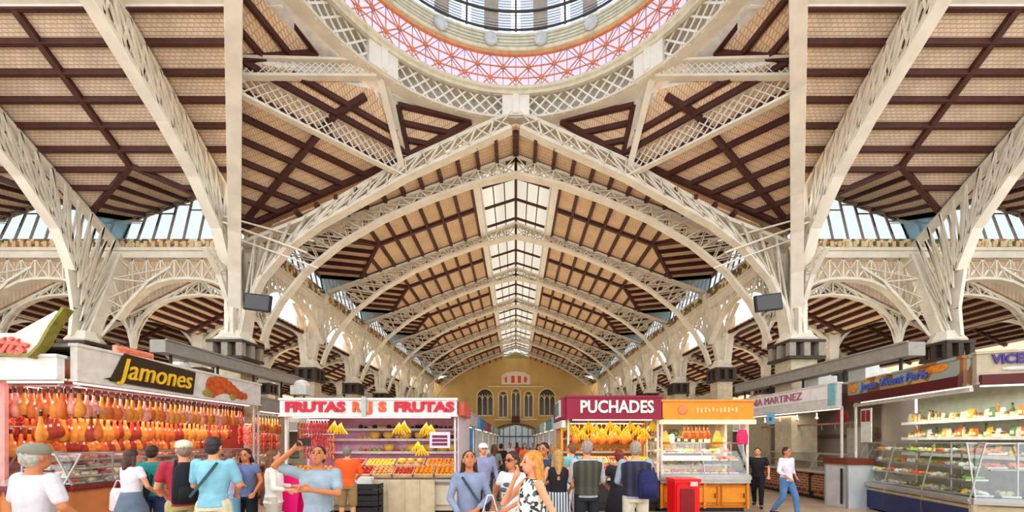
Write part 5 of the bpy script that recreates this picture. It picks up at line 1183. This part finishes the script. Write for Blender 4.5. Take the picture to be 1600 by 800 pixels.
# loose things on the floor
crate('crate', (-4.95, 9.35, 0), .5, .35, .3, crateyel, 'yellow plastic crate at the bottom of a stack before the fruit stall')
crate('crate', (-4.95, 9.35, .31), .5, .35, .3, crateyel, 'yellow plastic crate on top of a stack before the fruit stall')
for i, (n, z) in enumerate((('bottom', 0), ('middle', .27), ('top', .54))): crate('crate', (-3.75, 9.42, z), .6, .34, .26, crateblk, 'black plastic crate, %s of the stack under the white ledge' % n)
r = thing('step_stool', 'pale green slatted step rack with yellow crates left of the fruit stall', 'rack', (-5.2, 9.3, 0)); r.location = (-4.55, 8.9, 0); a = MB()
for x in (0, .42): a.b2((x, 0, 0), (x+.03, .03, .95)); a.b2((x, .3, 0), (x+.03, .33, .95))
a.build('frame', M('pale_green', S((196, 206, 180)), .5), r)
for z in (.2, .45, .7, .92): a = MB(); a.b2((0, 0, z), (.45, .33, z+.03)); a.build('shelf', M('pale_green', S((196, 206, 180)), .5), r)
a = MB(); [a.b2((.05, .02, z+.03), (.4, .3, z+.15)) for z in (.2, .45)]; a.build('yellow_boxes', crateyel, r)
# magenta A-board
r = thing('sign_board', 'magenta standing sign board beside the woman in white', 'sign board', (-3.75, 6.35, 0)); a = MB(); mg = M('magenta', S((226, 10, 110)), .4, var=.05)
a.poly([(-.26, 0, .02), (.26, .05, .02), (.34, .12, 1.25), (-.04, .07, 1.25)], .02, (0, 1, 0)); a.build('front_panel', mg, r)
a = MB(); a.poly([(-.26, .5, .02), (.26, .5, .02), (.34, .16, 1.25), (-.04, .12, 1.25)], .02, (0, 1, 0)); a.build('rear_panel', mg, r)
a = MB(); a.add([Matrix.Rotation(PI/2, 3, 'X') @ v+Vector((.12, .0, .6)) for v in MB().lathe([(.001, .04), (.1, .04), (.1, 0)], n=16).v], MB().lathe([(.001, .04), (.1, .04), (.1, 0)], n=16).f); a.build('white_disc', whitep, r)
# red stand
r = thing('display_stand', 'bright red promotional stand left of the orange base', 'display stand', (3.62, 9.3, 0)); rd = M('bright_red', S((226, 12, 24)), .35, var=.05)
a = MB(); a.b2((0, .02, .05), (.56, .5, .84)); a.b2((-.02, -.02, .84), (.58, .52, .92)); a.build('cabinet', rd, r)
a = MB(); a.b2((.12, -.0, .15), (.44, .03, .7)); a.build('dark_panel', M('deep_red', S((130, 10, 18)), .3), r); a = MB(); a.b2((.34, -.03, .76), (.5, .02, .86)); a.build('price_tag', M('pink_tag', S((250, 190, 180)), .5), r)
a = MB(); a.path([(.05, -.01, .1), (.05, -.01, .78), (.12, -.01, .8)], .03); a.build('rod', M('bright_red', S((226, 12, 24)), .35), r)
# tilted ice bin between closed stall and grocery
r = thing('ice_bin', 'tall white steel bin with a red top tray between the closed and grocery stalls', 'bin', (8.75, 11.55, 0), -PI/2)
a = MB(); a.poly([(0, 0, 0), (.75, 0, 0), (.75, 0, 1.15), (0, 0, 1.15)], .7, (0, 1, 0)); a.build('body', M('bin_white', S((206, 210, 214)), .3, .2, var=.15, scale=2), r)
a = MB(); a.path([(0, -.02, 0), (0, -.02, 1.15), (.75, -.02, 1.15), (.75, -.02, 0)], .04, .04, (0, 1, 0)); a.build('frame', steel, r)
a = MB(); a.b2((-.05, -.06, 1.16), (.8, .7, 1.32)); a.build('top_tray', M('brown_tray', S((110, 50, 36)), .5), r)
a = MB(); a.bar((.62, -.06, .1), (.62, -.06, 1.05), .04); a.build('lever', darkmetal, r)
# round red sign and blue tag on closed stall
r = thing('round_sign', 'round dark red sign hanging inside the closed stall near the grocery', 'sign', W(mar, (4.6, .35, 2.3))); a = MB(); d = MB().lathe([(.001, .02), (.2, .02), (.2, -.02), (.001, -.02)], n=20); a.add([Matrix.Rotation(PI/2, 3, 'Y') @ v+Vector((0, 0, .2)) for v in d.v], d.f); a.build('disc', M('dark_red_disc', S((140, 28, 34)), .4), r); a = MB(); a.bar((0, 0, .4), (0, 0, .5), .02); a.build('chain', steel, r)
r = thing('paper_tag', 'light blue paper tag hanging from the closed stall fascia', 'tag', W(mar, (2.15, -.18, 2.36))); r.rotation_euler.z = -PI/2; a = MB(); a.b2((-.2, -.01, 0), (.2, .01, .42)); a.build('paper', M('pale_blue', S((140, 206, 232)), .5), r); a = MB(); a.b2((-.08, -.02, .12), (.08, -.01, .24)); a.build('blue_mark', M('mark_blue', S((60, 130, 190)), .5), r)
r = thing('red_poster', 'small bright red poster in the ham case at the left edge', 'poster', (-10.3, 7.03, 1.75)); a = MB(); a.b2((0, -.02, 0), (.5, .0, .4)); a.build('board', rd, r); a = MB(); a.b2((.05, -.03, .25), (.45, -.02, .36)); a.b2((.05, -.03, .05), (.22, -.02, .2)); a.build('white_marks', whitep, r)
r = thing('poster', 'red topped round sign fixed high on the left grocery window', 'poster', W(vic, (.35, .1, 1.75))); r.rotation_euler.z = vr; a = MB(); a.b2((-.2, 0, 0), (.25, .02, .9)); a.build('white_frame', whitep, r); a = MB(); a.b2((-.16, -.01, .55), (-.0, 0, .85)); a.b2((.04, -.01, .55), (.2, 0, .85)); a.build('dark_red_panes', M('dark_red_disc', S((140, 28, 34)), .4), r)
# ================================================================== LIGHT, CAMERA
w = bpy.data.worlds.new('World'); bpy.context.scene.world = w; w.use_nodes = True
bg = w.node_tree.nodes['Background']; bg.inputs[0].default_value = (.92, .96, 1, 1); bg.inputs[1].default_value = 1.85
sun = bpy.data.lights.new('sun', 'SUN'); sun.energy = 2.5; sun.angle = .03; sun.color = (1, .93, .8)
so = bpy.data.objects.new('sun', sun); C.objects.link(so); so.rotation_euler = (math.radians(-28), math.radians(-22), 0)
cam = bpy.data.cameras.new('camera'); co = bpy.data.objects.new('camera', cam); C.objects.link(co)
co.location = (0, 0, EZ); co.rotation_euler = (PI/2, 0, 0)
cam.sensor_width = 36; cam.lens = F/1600*36; cam.shift_y = (688-400)/1600; cam.shift_x = -6/1600
cam.clip_start = .05; cam.clip_end = 300
sc = bpy.context.scene; sc.camera = co
sc.view_settings.view_transform = 'Standard'; sc.view_settings.look = 'None'; sc.view_settings.gamma = 1
sc.view_settings.use_curve_mapping = False; sc.view_settings.exposure = 0.5
